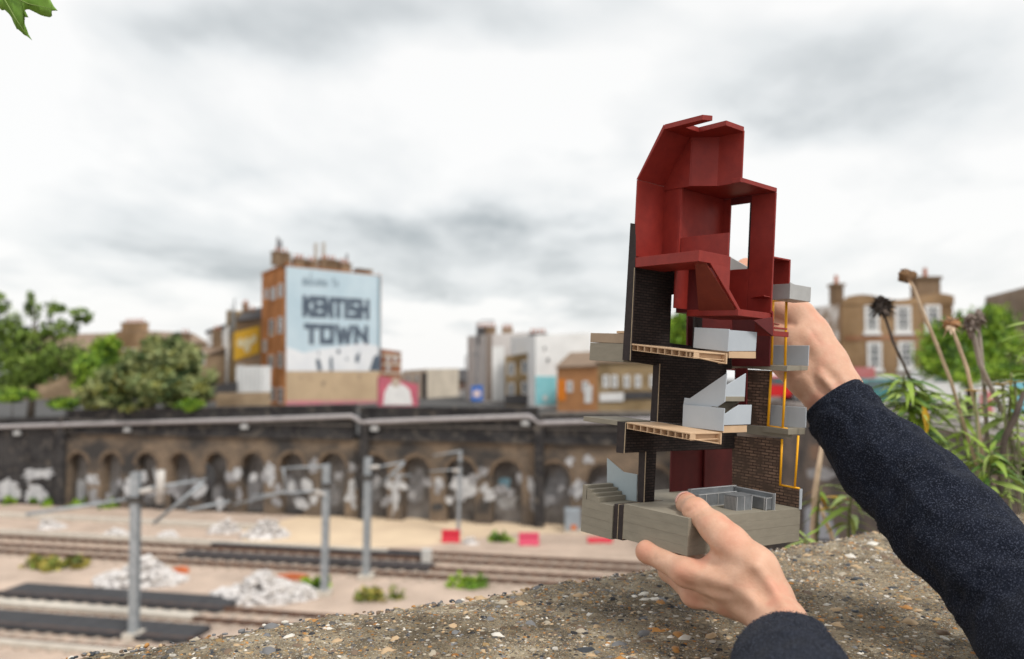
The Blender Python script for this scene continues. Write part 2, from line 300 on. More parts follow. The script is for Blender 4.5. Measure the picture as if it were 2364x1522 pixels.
# ================================================================== FOLIAGE
leafs = {'a': [mat('leaf_light', (.25, .36, .065), rough=.6), mat('leaf_mid', (.15, .245, .04), rough=.6), mat('leaf_dark', (.05, .085, .022), rough=.6)],
         'b': [mat('bush_light', (.34, .38, .16), rough=.6), mat('bush_mid', (.18, .235, .085), rough=.6), mat('bush_dark', (.035, .07, .022), rough=.6), mat('bush_gold', (.27, .28, .07), rough=.6)],
         'c': [mat('fresh_light', (.30, .46, .04), rough=.6), mat('fresh_mid', (.16, .30, .03), rough=.6), mat('fresh_dark', (.06, .13, .02), rough=.6)]}
bark = mat('bark', (.12, .095, .075), (.06, .05, .04), scale=4, rough=.9)
def foliage(blobs, n, size, kinds, rs, per=22, sd=.21):
    """leaf faces spread in clumps through ellipsoids (centre, radius vec)"""
    vol = np.array([b[1].x*b[1].y*b[1].z for b in blobs])**.67; cnt = (n*vol/vol.sum()).astype(int)
    vv = []; mm = []
    for (c, r), k in zip(blobs, cnt):
        nc = max(6, k//per); d = rs.normal(size=(nc, 3)); d /= np.linalg.norm(d, axis=1)[:, None]
        cc = d*(rs.uniform(.45, 1.02, nc)**.6)[:, None]
        tone = rs.choice(len(kinds), nc, p=np.array([.40, .38, .22] if len(kinds) == 3 else [.33, .33, .2, .14]))
        ii = rs.randint(0, nc, k)
        p = cc[ii]+rs.normal(size=(k, 3))*sd
        p = p*np.array([r.x, r.y, r.z])+np.array(c)
        a = rs.normal(size=(k, 3)); a /= np.linalg.norm(a, axis=1)[:, None]; b = np.cross(a, rs.normal(size=(k, 3))); b /= np.linalg.norm(b, axis=1)[:, None]
        sc = size*rs.uniform(.6, 1.4, k)[:, None]
        vv.append(np.stack([p-a*sc, p+b*sc*.55, p+a*sc, p-b*sc*.55], 1)); t = tone[ii].copy(); fl = rs.rand(k) < .25; t[fl] = rs.randint(0, len(kinds), fl.sum()); mm.append(t)
    v = np.concatenate(vv).reshape(-1, 3); m = np.concatenate(mm); me = bpy.data.meshes.new('crown')
    me.from_pydata(v.tolist(), [], np.arange(len(v)).reshape(-1, 4).tolist()); me.polygons.foreach_set('material_index', m.astype(np.int32))
    return me
def tree(name, label, cat, px, Y, zb, blobs, n, size, kinds, trunk_r, seed, group=None, limbs=True, per=22, sd=.21):
    """blobs: (px, py, rx px, ry px)"""
    rs = np.random.RandomState(seed); base = at(px, 831, Y); base.z = zb
    t = thing(name, label, cat, base, group); bl = []
    for (x, y, rx, ry) in blobs:
        yy = Y+rs.uniform(-.35, .35)*rx*Y/F; c = at(x, y, yy); bl.append((c, V((rx*Y/F, rx*Y/F*.9, ry*Y/F))))
    obj('crown', foliage(bl, n, size, kinds, rs, per, sd), kinds, t, recalc=False)
    top = max(b[0].z for b in bl); cen = sum((b[0] for b in bl), V())/len(bl); fork = base.lerp(V((cen.x, cen.y, top)), .4)
    g = G().tube([base-UP*.2, base.lerp(fork, .5)+V((.1, 0, 0)), fork, V((cen.x, cen.y, top-.3))], [trunk_r*1.3, trunk_r, trunk_r*.8, trunk_r*.2], 8)
    obj('trunk', g, bark, t, smooth=True)
    if limbs:
        for c, r in bl: obj('limb', G().tube([fork-UP*.3, fork.lerp(c, .5)+UP*.25, c+UP*r.z*.5], [trunk_r*.5, trunk_r*.35, trunk_r*.08], 6), bark, t, smooth=True)
    return t
tree('loose_tree', 'tall loose leafy tree with sky showing through at the far left', 'tree', 72, 70, STZ, [(20, 760, 34, 30), (70, 790, 45, 28), (75, 705, 18, 26), (130, 715, 18, 22), (185, 728, 26, 16), (150, 760, 26, 22), (10, 820, 45, 35), (80, 850, 55, 34), (150, 830, 50, 36), (105, 760, 16, 20), (30, 885, 45, 26), (-20, 790, 40, 60), (0, 700, 20, 22), (195, 870, 30, 25)], 12500, .17, leafs['a'], .28, 1)
tree('upright_shrub', 'bright green upright shrub between the loose tree and the broad bush', 'shrub', 238, 66, STZ, [(245, 815, 28, 34), (225, 850, 35, 34), (215, 890, 34, 30), (268, 800, 12, 18)], 3800, .2, leafs['c'], .12, 2)
tree('broad_bush', 'broad rounded olive green bush hanging over the arched wall', 'bush', 350, 60.5, STZ, [(325, 845, 48, 40), (385, 800, 42, 30), (365, 830, 45, 38), (432, 825, 42, 32), (455, 868, 38, 36), (290, 880, 60, 34), (235, 905, 42, 28), (385, 890, 75, 42), (455, 910, 40, 28), (300, 928, 55, 20), (345, 792, 20, 14), (215, 925, 26, 16), (420, 935, 30, 16)], 19000, .19, leafs['b'], .25, 3, limbs=False, per=55, sd=.15)
for k, (x, y, rx, ry, Y, lb) in enumerate([(150, 932, 30, 12, 62, 'low bright green shrub on the wall under the loose tree'), (30, 915, 40, 14, 63, 'low dull green shrub at the far left above the wall'), (440, 936, 28, 12, 59, 'small bright green shrub at the right foot of the broad bush')]):
    tree('low_shrub', lb, 'shrub', x, Y, STZ, [(x, y, rx, ry)], 900, .16, leafs['c'], .05, 20+k, 'low shrubs above the wall', limbs=False)
# ================================================================== BUILDINGS
glass = mat('window_glass', (.10, .12, .14), (.05, .06, .07), scale=1.5, rough=.12, spec=.6)
whitep = mat('white_paint', (.78, .77, .75), (.68, .67, .66), scale=1.2, rough=.6)
slate = mat('slate', (.085, .08, .08), (.055, .052, .055), scale=2, rough=.8)
rtile = mat('roof_tile', (.27, .195, .14), (.2, .145, .105), scale=2, rough=.85)
potm = mat('terracotta', (.45, .16, .08), (.33, .12, .07), scale=4)
B = {}
def bm_(key, c1, c2, mo=(.3, .26, .22)): 
    return brickmat('brick_'+key, c1, c2, mo, .15, axes=(V((.9, .43, 0)).normalized(), UP), bumpd=.015, dirt=(tuple(x*.62 for x in c2), .35))
def window(parent, p0, ax, up, out, frame=whitep, bars=(1, 1), fr=.12):
    """p0 lower-left corner on the wall, ax/up edge vectors, out unit normal"""
    g = G(); w = ax.length; h = up.length; a = ax.normalized(); u = up.normalized()
    g.box(p0, a*fr, u*h, out*.07); g.box(p0+a*(w-fr), a*fr, u*h, out*.07); g.box(p0+a*fr, a*(w-2*fr), u*fr, out*.07); g.box(p0+a*fr+u*(h-fr), a*(w-2*fr), u*fr, out*.07)
    for k in range(bars[0]): g.box(p0+a*fr+u*(h*(k+1)/(bars[0]+1)-.03), a*(w-2*fr), u*.06, out*.055)
    for k in range(bars[1]): g.box(p0+a*(w*(k+1)/(bars[1]+1)-.025)+u*fr, a*.05, u*(h-2*fr), out*.05)
    f = obj('window', g, frame, parent); obj('pane', G().box(p0+a*fr*.9+u*fr*.9, a*(w-1.8*fr), u*(h-1.8*fr), out*.02), glass, f)
    return f
def chimney(parent, c, w, d, h, npots, m, rz=0):
    g = G().cbox(c, w, d, h, rz); g.cbox(V(c)+UP*h, w+.16, d+.16, .16, rz); s = obj('chimney', g, m, parent)
    R = Matrix.Rotation(rz, 3, 'Z')
    for k in range(npots):
        x = (k-(npots-1)/2)*(w*.9/max(npots, 1)); p = V(c)+UP*(h+.16)+R@V((x, 0, 0)); obj('chimney_pot', G().tube([p, p+UP*.5], [.13, .1], 8), potm, s)
class House:
    """wall block whose front follows pixel columns x0..x1 at distances Y0..Y1"""
    def __init__(s, name, label, x0, x1, ytop0, ytop1, Y0, Y1, deep, m, zb=STZ, cat='building', group=None):
        s.a = at(x0, 831, Y0); s.b = at(x1, 831, Y1); s.a.z = s.b.z = zb
        s.za, s.zb_ = at(x0, ytop0, Y0).z, at(x1, ytop1, Y1).z; s.zb = zb
        s.t = thing(name, label, cat, (s.a+s.b)/2, group)
        s.d = (s.b-s.a).normalized(); s.n = s.d.cross(UP); s.n.normalize()           # outward, to the camera
        if s.n.y > 0: s.n = -s.n
        g = G().prism([s.a, s.b, V((s.b.x, s.b.y, s.zb_)), V((s.a.x, s.a.y, s.za))], -s.n*deep); s.deep = deep
        s.wall = obj('wall', g, m, s.t)
    def pt(s, px, py):
        r = ray(px, py); t = (s.a-E0).dot(s.n)/r.dot(s.n); return E0+r*t
    def win(s, x0, y0, x1, y1, **k):
        p = s.pt((x0+x1)/2, y1); a = s.pt(x0, y1); b = s.pt(x1, y1); w = (b-a); w.z = 0; h = s.pt(x0, y0).z-a.z; a.z = p.z
        return window(s.t, a+s.n*.003, s.d*w.length, UP*h, s.n, **k)
    def panel(s, name, pts, m, out=.02, label=None):
        q = [s.pt(x, y)+s.n*(out+.02) for x, y in pts]; o = obj(name, G().prism(q, -s.n*.04), m, s.t)
        if label: o['label'] = label
        return o
    def roof(s, rise, m=slate, over=.25, hip=0):
        a, b = V((s.a.x, s.a.y, s.za)), V((s.b.x, s.b.y, s.zb_)); o = s.n*over; bk = -s.n*s.deep
        r0, r1 = a+bk/2+UP*rise+s.d*hip, b+bk/2+UP*rise-s.d*hip
        g = G(); th = UP*.12
        for q in ([a+o-s.d*.1, b+o+s.d*.1, r1, r0], [a+bk-o, b+bk-o, r1, r0], [a, a+bk, r0], [b, b+bk, r1]): g.prism([p+UP*.01 for p in q], th)
        return obj('roof', g, m, s.t)
    def chim(s, px, py, w, d, h, n, m):
        p = s.pt(px, py)-s.n*(s.deep*.4); chimney(s.t, p-UP*h, w, d, h, n, m)
brn = bm_('brown', (.33, .22, .13), (.25, .165, .10)); ylw = bm_('yellow', (.40, .28, .14), (.32, .22, .11)); red = bm_('red', (.42, .15, .06), (.34, .12, .055)); tanb = bm_('tan', (.46, .33, .20), (.38, .27, .17))
cream = mat('cream_render', (.62, .55, .45), (.5, .44, .36), scale=.6); whr = mat('white_render', (.80, .80, .79), (.70, .70, .69), scale=.5); greyr = mat('grey_render', (.60, .565, .54), (.5, .465, .45), scale=.5)
# --- gabled house behind the trees
gbrn = bm_('gable', (.44, .28, .15), (.37, .235, .125))
h = House('gabled_house', 'brown brick gable end with a wide chimney of six pots, behind the trees', 222, 372, 792, 790, 112, 108, 9, gbrn)
obj('roof', G().prism([h.pt(218, 792), h.pt(272, 764), h.pt(335, 764), h.pt(376, 790)], -h.n*9), rtile, h.t)
h.panel('gable', [(222, 793), (272, 766), (335, 766), (372, 791)], gbrn, out=.0); h.win(285, 805, 312, 828); h.win(228, 830, 250, 852)
p = h.pt(303, 772); chimney(h.t, p-UP*1.5-h.n*.6, 3.9, 1.0, 3.0, 6, gbrn, math.atan2(h.d.y, h.d.x))
h = House('terraced_house', 'tan brick terraced house with small chimneys behind the broad bush', 372, 478, 826, 822, 105, 102, 8, tanb); h.roof(1.3, rtile); h.chim(385, 770, 1.2, .7, 2.4, 2, brn); h.chim(460, 762, 1.1, .7, 2.4, 2, brn); h.win(440, 815, 456, 840); h.win(462, 815, 474, 840)
h = House('low_house', 'dark low roofed house seen through the loose tree at left', 40, 222, 812, 806, 108, 108, 8, tanb); h.roof(2.2, rtile); h.win(112, 850, 132, 872); h.win(60, 850, 80, 872)
h = House('white_end_house', 'narrow white rendered end wall left of the yellow billboard', 478, 521, 766, 752, 108, 105, 6, whr); h.panel('eaves', [(476, 764), (523, 748), (523, 756), (476, 772)], slate, .1); h.win(503, 757, 513, 780, bars=(1, 0)); h.win(484, 800, 496, 824)
h = House('narrow_house', 'narrow brown house with a stovepipe left of the yellow billboard', 521, 546, 716, 722, 106, 104, 6, ylw); h.chim(528, 702, .7, .6, 1.6, 2, brn)
for (x, y0, y1) in ((543, 690, 760), (537, 706, 770)): p = h.pt(x, y1)+h.n*.15; obj('pipe', G().tube([p, V((p.x, p.y, h.pt(x, y0).z))], .1, 6), galv, h.t)
h = House('billboard_house', 'brown house carrying a yellow painted billboard beside the mural building', 546, 608, 742, 735, 101, 101, 6, brn); h.chim(563, 716, 1.6, .8, 2.0, 2, brn); h.roof(1.6, slate)
h.panel('billboard', [(541, 768), (600, 752), (600, 815), (541, 833)], mat('billboard_yellow', (.62, .36, .03), (.52, .30, .03), scale=1), .12)
h.panel('billboard_picture', [(548, 790), (556, 780), (565, 788), (568, 780), (574, 779), (577, 786), (586, 773), (594, 777), (591, 790), (580, 797), (577, 812), (567, 814), (563, 801), (551, 802)], mat('billboard_cream', (.66, .58, .36), rough=.6), .17, 'pale emblem on the yellow billboard')
h.win(548, 842, 562, 868); h.win(582, 845, 596, 868)
h = House('white_shed', 'white boarded shed in front of the orange brick end wall', 545, 604, 846, 846, 80, 79, 1.5, whr, cat='shed')
for k in range(7): x = 552+k*10; p = h.pt(x, 905); obj('batten', G().box(p, h.d*.08, h.n*.03, UP*(h.pt(x, 848).z-p.z)), mat('batten', (.62, .62, .62)), h.t)
h.panel('dark_lean_to_roof', [(482, 892), (552, 880), (552, 905), (482, 912)], slate, .3)
tag(obj('low_brick_wall', G().prism([at(500, 908, 72), at(622, 905, 72), V((*at(622, 905, 72).xy, STZ)), V((*at(500, 908, 72).xy, STZ))], V((0, .4, 0))), tanb), 'low tan brick wall in front of the white shed', 'wall')
# --- mural building
KC = at(659, 831, 89.0); KC.z = STZ
kr = V((.643, .766, 0)); kl = V((-.491, .871, 0))
KZ = at(659, 612, 89).z; KL = 13.75
pe = KC+kr*KL; pl_len = 7.0
k_ = (603-CX)/F; pl_len = (k_*KC.y-KC.x)/(kl.x-k_*kl.y)
mb = thing('mural_building', 'tall orange brick corner building with a pale blue lettered mural', 'building', KC)
orange = bm_('orange', (.58, .23, .07), (.50, .19, .055), (.36, .2, .12))
q0, q1 = KC+kl*pl_len, KC+kr*KL; q2 = q0+q1-KC
core = [V(KC), q1, q2, q0]
obj('wall', G().prism([p for p in core], UP*(KZ-STZ)), orange, mb)
nr = V((.766, -.643, 0)); nl = V((-.871, -.491, 0))
def kp(px, py):
    r = ray(px, py); return E0+r*((KC-E0).dot(nr)/r.dot(nr))
def kpl(px, py):
    r = ray(px, py); return E0+r*((KC-E0).dot(nl)/r.dot(nl))
def kpanel(name, pts, m, out, par_=None, th=.02):
    return obj(name, G().prism([kp(x, y)+nr*out for x, y in pts], -nr*th), m, par_ or mb)
mblue = mat('mural_blue', (.46, .58, .65), (.54, .65, .71), scale=.25, rough=.8); mwhite = mat('mural_white', (.78, .79, .80), (.70, .72, .75), scale=.4); mnavy = mat('mural_navy', (.075, .10, .135), (.12, .15, .19), scale=1.5); mstone = mat('render_tan', (.56, .42, .27), (.46, .34, .22), scale=.45, c3=(.33, .25, .17), s3=.8, f3=.62)
mur = kpanel('mural', [(660, 615), (877, 637), (877, 857), (660, 857)], mblue, .03)
kpanel('mural_ground', [(660, 800), (700, 815), (740, 806), (790, 800), (840, 792), (877, 800), (877, 857), (660, 857)], mwhite, .05)
kpanel('render', [(660, 857), (877, 857), (877, 940), (660, 940)], mstone, .025)
kpanel('paint_band', [(660, 925), (875, 924), (875, 940), (660, 940)], mat('paint_pink', (.6, .22, .26), (.5, .25, .25), scale=1), .06)
obj('edge_strip', G().prism([kp(872, 636)+nr*.05, kp(878, 637)+nr*.05, kp(878, 857)+nr*.05, kp(872, 857)+nr*.05], -nr*.03), mat('edge_blue', (.25, .36, .42)), mb)
for i, q in enumerate(([(728, 832), (734, 826), (740, 838), (742, 856), (733, 856)], [(760, 828), (766, 822), (768, 856), (761, 856)], [(852, 856), (862, 824), (872, 818), (877, 830), (877, 856)], [(776, 810), (782, 805), (785, 815), (779, 818)], [(820, 822), (830, 812), (828, 836), (820, 838)], [(732, 814), (737, 812), (736, 820)], [(797, 828), (803, 826), (801, 834)])):
    kpanel('painted_figure', q, mnavy, .075)
# lettering: strokes in a unit box
LET = {'K': [((0, 0), (0, 1)), ((0, .45), (1, 1)), ((.25, .55), (1, 0))], 'E': [((0, 0), (0, 1)), ((0, 1), (1, 1)), ((0, .5), (.85, .5)), ((0, 0), (1, 0))], 'N': [((0, 0), (0, 1)), ((0, 1), (1, 0)), ((1, 0), (1, 1))], 'T': [((.5, 0), (.5, 1)), ((0, 1), (1, 1))], 'I': [((.5, 0), (.5, 1))], 'S': [((0, 0), (1, 0)), ((1, 0), (1, .5)), ((1, .5), (0, .5)), ((0, .5), (0, 1)), ((0, 1), (1, 1))], 'H': [((0, 0), (0, 1)), ((1, 0), (1, 1)), ((0, .5), (1, .5))], 'O': [((0, 0), (1, 0)), ((1, 0), (1, 1)), ((1, 1), (0, 1)), ((0, 1), (0, 0))], 'W': [((0, 1), (.25, 0)), ((.25, 0), (.5, .8)), ((.5, .8), (.75, 0)), ((.75, 0), (1, 1))],
       'w': [((0, 1), (.25, 0)), ((.25, 0), (.5, .8)), ((.5, .8), (.75, 0)), ((.75, 0), (1, 1.3))], 'e': [((0, .45), (.9, .5)), ((.9, .5), (.6, .95)), ((.6, .95), (.1, .7)), ((.1, .7), (.1, .2)), ((.1, .2), (.5, 0)), ((.5, 0), (1, .2))], 'l': [((.3, 0), (.6, 1.9))], 'c': [((.9, .8), (.4, .95)), ((.4, .95), (.1, .5)), ((.1, .5), (.4, 0)), ((.4, 0), (1, .2))], 'o': [((.1, .5), (.5, 1)), ((.5, 1), (.9, .5)), ((.9, .5), (.5, 0)), ((.5, 0), (.1, .5))], 'm': [((0, 0), (.1, 1)), ((.1, .8), (.4, 1)), ((.4, 1), (.5, 0)), ((.5, .8), (.8, 1)), ((.8, 1), (1, 0))], 't': [((.5, 0), (.5, 1.6)), ((.1, 1.1), (1, 1.2))]}
def letters(text, x0, x1, ytl, ytr, ybl, ybr, wd, m, out=.055, gap=.28, thin=False):
    n = len(text); wts = [.35 if c in 'Il' else (1.35 if c in 'Wm' else 1) for c in text]; tot = sum(wts)+gap*(n-1); cur = 0
    for c, wt in zip(text, wts):
        f0, f1 = cur/tot, (cur+wt)/tot; cur += wt+gap
        if c == ' ': continue
        def P(u, w):
            f = f0+(f1-f0)*u; return kp(x0+(x1-x0)*f, (ybl+(ybr-ybl)*f)*(1-w)+(ytl+(ytr-ytl)*f)*w)
        g = G()
        for j, (a, b) in enumerate(LET[c]):
            A, Bq = P(*a), P(*b); d = (Bq-A).normalized(); s_ = d.cross(nr).normalized()*wd/2; ex = d*wd*.5
            g.prism([A-ex-s_+nr*(out+j*.003), Bq+ex-s_+nr*(out+j*.003), Bq+ex+s_+nr*(out+j*.003), A-ex+s_+nr*(out+j*.003)], -nr*.02)
        obj('letter', g, m, mb)
letters('KENTISH', 703, 848, 688, 697, 726, 733, .62, mnavy, gap=.55)
letters('TOWN', 707, 845, 753, 758, 789, 789, .64, mnavy, gap=.5)
letters('welcome to', 698, 781, 643, 650, 658, 662, .17, mat('mural_grey', (.30, .38, .44)), gap=.25)
for (x0, y0, x1, y1) in ((612, 668, 619, 690), (626, 664, 636, 692), (643, 656, 653, 686), (608, 785, 616, 812), (622, 738, 633, 775), (642, 732, 653, 770), (620, 820, 632, 850), (642, 815, 654, 848), (625, 895, 635, 925), (643, 895, 654, 930)):
    a, b = kpl(x0, y1), kpl(x1, y1); z0 = (a.z+b.z)/2; zt = (kpl(x0, y0).z+kpl(x1, y0).z)/2; a.z = b.z = z0
    window(mb, a+nl*.003, (b-a), UP*(zt-z0), nl, bars=(1, 1), fr=.1)
obj('parapet', G().prism([KC+nl*.12+kl*-.02+UP*(KZ-STZ), q0+nl*.12+UP*(KZ-STZ), q0+nl*.12+UP*(KZ-STZ+.25), KC+nl*.12+UP*(KZ-STZ+.25)], -nl*.4), orange, mb)
for px, w, hh, n in ((660, 2.0, 1.4, 3), (702, 1.5, .9, 3), (730, 1.2, .8, 2), (770, 2.4, 1.2, 4), (806, 1.6, 1.0, 3), (850, 2.2, .5, 0)):
    p = kp(px, 640); p.z = KZ-.05; chimney(mb, p-nr*1.0, w, .8, hh, n, brn, math.atan2(kr.y, kr.x))
steel = mat('mast_steel', (.25, .25, .26), rough=.5, metal=.3)
for px, yt, r in ((655, 552, .16), (662, 560, .1), (646, 585, .1), (743, 562, .22), (761, 560, .22), (815, 590, .1)):
    p = kp(px, 640)-nr*1.2; p.z = KZ; top = at(px, yt, p.y).z; g = G().tube([p, V((p.x, p.y, top))], r, 8)
    if r < .2: g.cbox(V((p.x, p.y, top-.7)), .25, .2, .9)
    obj('roof_mast', g, steel if r < .2 else mat('flue', (.5, .47, .42), rough=.5), mb)
# --- right of the mural building
h = House('striped_brick_house', 'red brick house with white bands just right of the mural building', 882, 926, 806, 812, 104, 108, 8, red)
for y in (818, 838, 858): h.panel('band', [(882, y), (926, y+2), (926, y+7), (882, y+5)], cream, .03)
h.win(892, 824, 899, 836); h.win(908, 824, 915, 836); h.win(892, 844, 899, 856); h.chim(888, 785, 1.4, .8, 3, 2, brn)
h = House('painted_hoarding', 'pink hoarding with a large white painted figure beside the mural building', 876, 966, 868, 888, 84, 88, .3, mat('hoarding_pink', (.56, .13, .18), (.45, .12, .16), scale=.8), cat='hoarding')
h.panel('painted_figure', [(884, 935), (888, 905), (898, 888), (912, 884), (930, 888), (945, 900), (952, 935)], whitep, .04); h.panel('painted_face', [(902, 880), (912, 872), (922, 878), (920, 892), (906, 893)], mat('mural_skin', (.55, .45, .36)), .08)
h = House('tan_shop', 'tan brick shop with a dark doorway, third building right of the mural', 930, 985, 856, 852, 112, 110, 8, cream); h.win(938, 866, 948, 880); h.win(958, 866, 968, 880); h.panel('doorway', [(975, 860), (986, 860), (986, 925), (975, 925)], slate, .05)
h = House('beige_office', 'long pale beige office building receding down the street', 986, 1046, 862, 880, 112, 118, 8, mat('beige', (.72, .67, .60), (.64, .59, .52), scale=.5))
for k in range(4):
    for j in range(3): h.win(991+k*13, 870+j*16+k*2, 1000+k*13, 879+j*16+k*2, bars=(0, 1))
h = House('small_dark_shop', 'small dark brown shop with slate roof at the street end', 1045, 1082, 880, 880, 118, 118, 7, mat('darkbrown', (.2, .13, .10), (.15, .1, .08), scale=1)); h.roof(1.6, slate); h.win(1052, 900, 1062, 915); h.win(1066, 900, 1076, 915)
t = thing('blue_sign_totem', 'blue street sign panel with a white and red round emblem', 'sign', at(1101, 831, 72)*1.0-UP*0)
t.location.z = STZ
sgY = 72
obj('sign_panel', G().prism([at(1088, 892, sgY), at(1114, 889, sgY), at(1114, 926, sgY), at(1088, 926, sgY)], V((0, .2, 0))), mat('sign_blue', (.03, .16, .55), (.03, .14, .48), scale=1, rough=.5), t)
c = at(1101, 909, sgY)-V((0, .03, 0)); obj('emblem', G().prism([c+V((math.cos(a)*.36, 0, math.sin(a)*.36)) for a in np.linspace(0, 2*math.pi, 18)[:-1]], V((0, .025, 0))), mat('emblem', (.75, .6, .6)), t)
obj('post', G().tube([V((c.x, c.y+.2, STZ)), V((c.x, c.y+.2, at(1101, 926, sgY).z))], .12, 8), steel, t)
h = House('pale_tall_house', 'tall pale grey house with chimneys on the corner left of the white gable', 1124, 1236, 772, 766, 98, 100, 9, greyr); h.chim(1130, 756, 1.0, .8, 2.0, 2, slate); h.chim(1150, 755, 1.6, .8, 2.0, 3, brn); h.chim(1192, 758, 1.4, .8, 1.6, 3, brn); h.panel('white_stack', [(1136, 800), (1164, 800), (1164, 925), (1136, 925)], whr, .05); h.panel('side', [(1122, 770), (1136, 770), (1136, 925), (1122, 925)], mat('side_brown', (.25, .2, .17)), .03)
h = House('yellow_brick_house', 'yellow brown brick house with white sash windows before the pale tall house', 1166, 1236, 823, 812, 92, 90, 7, ylw)
for (x, y) in ((1173, 838), (1205, 834), (1173, 885), (1205, 882)): h.win(x, y, x+15 if x < 1200 else x+24, y+28)
h.panel('shopfront', [(1166, 912), (1236, 912), (1236, 935), (1166, 935)], slate, .06)
p = h.pt(1222, 812); chimney(h.t, p-h.n*2, 2.0, .9, 2.0, 4, slate)
h = House('white_gable_building', 'big plain white gable wall with a turquoise painted base', 1236, 1364, 774, 768, 88, 90, 9, whr); h.win(1253, 798, 1262, 810, bars=(0, 0)); h.win(1260, 824, 1270, 838, bars=(0, 0)); h.panel('turquoise_base', [(1236, 869), (1284, 869), (1284, 935), (1236, 935)], mat('turquoise', (.22, .56, .62), (.28, .62, .68), scale=1), .03); h.panel('flower', [(1252, 915), (1260, 912), (1264, 922), (1256, 927)], whitep, .06)
for k, (xa, xb, ap, yb) in enumerate(((1286, 1380, 1322, 850), (1380, 1640, 1460, 838))):
    h = House('low_shop', ['low brown brick shop with an orange front and round topped windows', 'long low brown brick shop row left of the model with white arched windows'][k], xa, xb, yb, yb-4, 82-k*2, 80-k*2, 7, [mat('orange_shop', (.46, .22, .09), (.38, .18, .08), scale=1.2), ylw][k], group='low brick shops'); h.roof(1.5, rtile)
    for x in ([1308, 1345] if k == 0 else [1392, 1412, 1440, 1466, 1500, 1530]):
        h.win(x, 880-k*14, x+14, 905-k*10, bars=(1, 1), fr=.18)
    if k == 0: h.panel('orange_front', [(1288, 876), (1306, 876), (1306, 925), (1288, 925)], mat('orange_paint', (.75, .22, .02), (.65, .2, .02), scale=1), .04); h.panel('white_door', [(1350, 890), (1368, 890), (1366, 930), (1350, 930)], whitep, .05)
    else: h.panel('shop_sign', [(1385, 908), (1440, 906), (1440, 926), (1385, 927)], whitep, .12); h.panel('fascia', [(1442, 905), (1620, 900), (1620, 918), (1442, 922)], slate, .1)
for k, (x, y0, Y, lb) in enumerate(((1101, 745, 80, 'tall thin street lamp left of the pale tall house'), (1075, 822, 100, 'shorter distant street lamp beside the small dark shop'))):
    p = at(x, 831, Y); p.z = STZ; z = at(x, y0, Y).z
    t = thing('street_lamp', lb, 'street lamp', p, 'street lamps'); obj('post', G().tube([p, p+UP*(z-STZ)*.4, V((p.x, p.y, z))], [.13, .1, .07], 8), steel, t); obj('lamp_arm', G().tube([V((p.x, p.y, z-.05)), V((p.x+.5, p.y, z+.2)), V((p.x+1.2, p.y, z+.2))], .05, 6), steel, t); obj('lamp_head', G().cbox(V((p.x+1.4, p.y, z+.12)), .7, .25, .14), steel, t, bevel=.03)
# ================================================================== RAISED ROAD AT RIGHT
RZ8 = 8.6
rb = G().box(V((11.8, 42, 0)), V((160, 0, 0)), V((0, 14, 0)), UP*RZ8); rb.box(V((13.5, 21, 0)), V((120, 0, 0)), V((0, 20.9, 0)), UP*(RZ8-.02))
struct(obj('raised_road', rb, mat('road_beige', (.30, .27, .25), (.22, .2, .185), scale=.5, rough=.95)))
g = G().box(V((11.7, 41.7, 0)), V((1.9, 0, 0)), V((0, .3, 0)), UP*(RZ8+.25)); g.box(V((13.2, 20.7, 0)), V((.3, 0, 0)), V((0, 21.2, 0)), UP*(RZ8+.25)); g.box(V((13.2, 20.7, 0)), V((100, 0, 0)), V((0, .28, 0)), UP*(RZ8-.3))
swall = brickmat('side_brick', (.22, .17, .14), (.15, .12, .10), (.09, .08, .07), .16, dirt=((.075, .068, .066), .5), axes=(V((0, 1, 0)), UP), bumpd=.02)
sw_ = tag(obj('side_retaining_wall', g, swall), 'dark sooty retaining wall under the raised road behind the plants', 'wall')
def sidepatch(pts, m):
    q = []
    for x, y in pts: r = ray(x, y); q.append(E0+r*(13.17/r.x))
    obj('graffiti', G().prism(q, V((.02, 0, 0))), m, sw_)
for pts, m in (([(1858, 1175), (1880, 1160), (1915, 1190), (1935, 1245), (1858, 1245)], mat('patch_slate', (.36, .38, .42), (.3, .32, .36), scale=1)), ([(1862, 1085), (1900, 1078), (1935, 1095), (1910, 1110), (1866, 1104)], grf[1]), ([(1868, 1030), (1890, 1026), (1888, 1060), (1872, 1062)], mat('patch_rust', (.26, .16, .11), (.2, .13, .09), scale=1)), ([(1940, 1100), (1965, 1108), (1975, 1130), (1950, 1128)], grf[1]), ([(2220, 1035), (2300, 1040), (2290, 1090), (2230, 1080)], grf[3])): sidepatch(pts, m)
h = House('georgian_house', 'brown brick house with white sash windows and two chimneys behind the dried stalks', 1946, 2202, 700, 688, 44, 43, 8, bm_('georgian', (.40, .25, .125), (.33, .205, .105)), zb=RZ8)
for (x, y, w, hh) in ((1996, 706, 34, 60), (2066, 706, 38, 60), (2136, 704, 36, 62), (2002, 790, 34, 62), (2074, 788, 36, 62)):
    h.win(x, y, x+w, y+hh, bars=(3, 2), fr=.14); h.panel('sill', [(x-4, y+hh), (x+w+4, y+hh), (x+w+4, y+hh+8), (x-4, y+hh+8)], whitep, .1)
h.panel('brick_band', [(1950, 776), (2202, 770), (2202, 782), (1950, 787)], bm_('band', (.42, .2, .1), (.36, .17, .09)), .02)
rp = [(1946, 694)]+[(1946+k*8, 688-7*math.sin(k/32*math.pi*3)-k*.15) for k in range(1, 32)]+[(2202, 684)]
h.panel('parapet', rp+[(2202, 704), (1946, 704)], MATS['brick_georgian'], .03)
p = h.pt(2148, 690); chimney(h.t, p-UP*.6-h.n*.8, 1.25, .8, 1.7, 1, brn); p = h.pt(1960, 695)
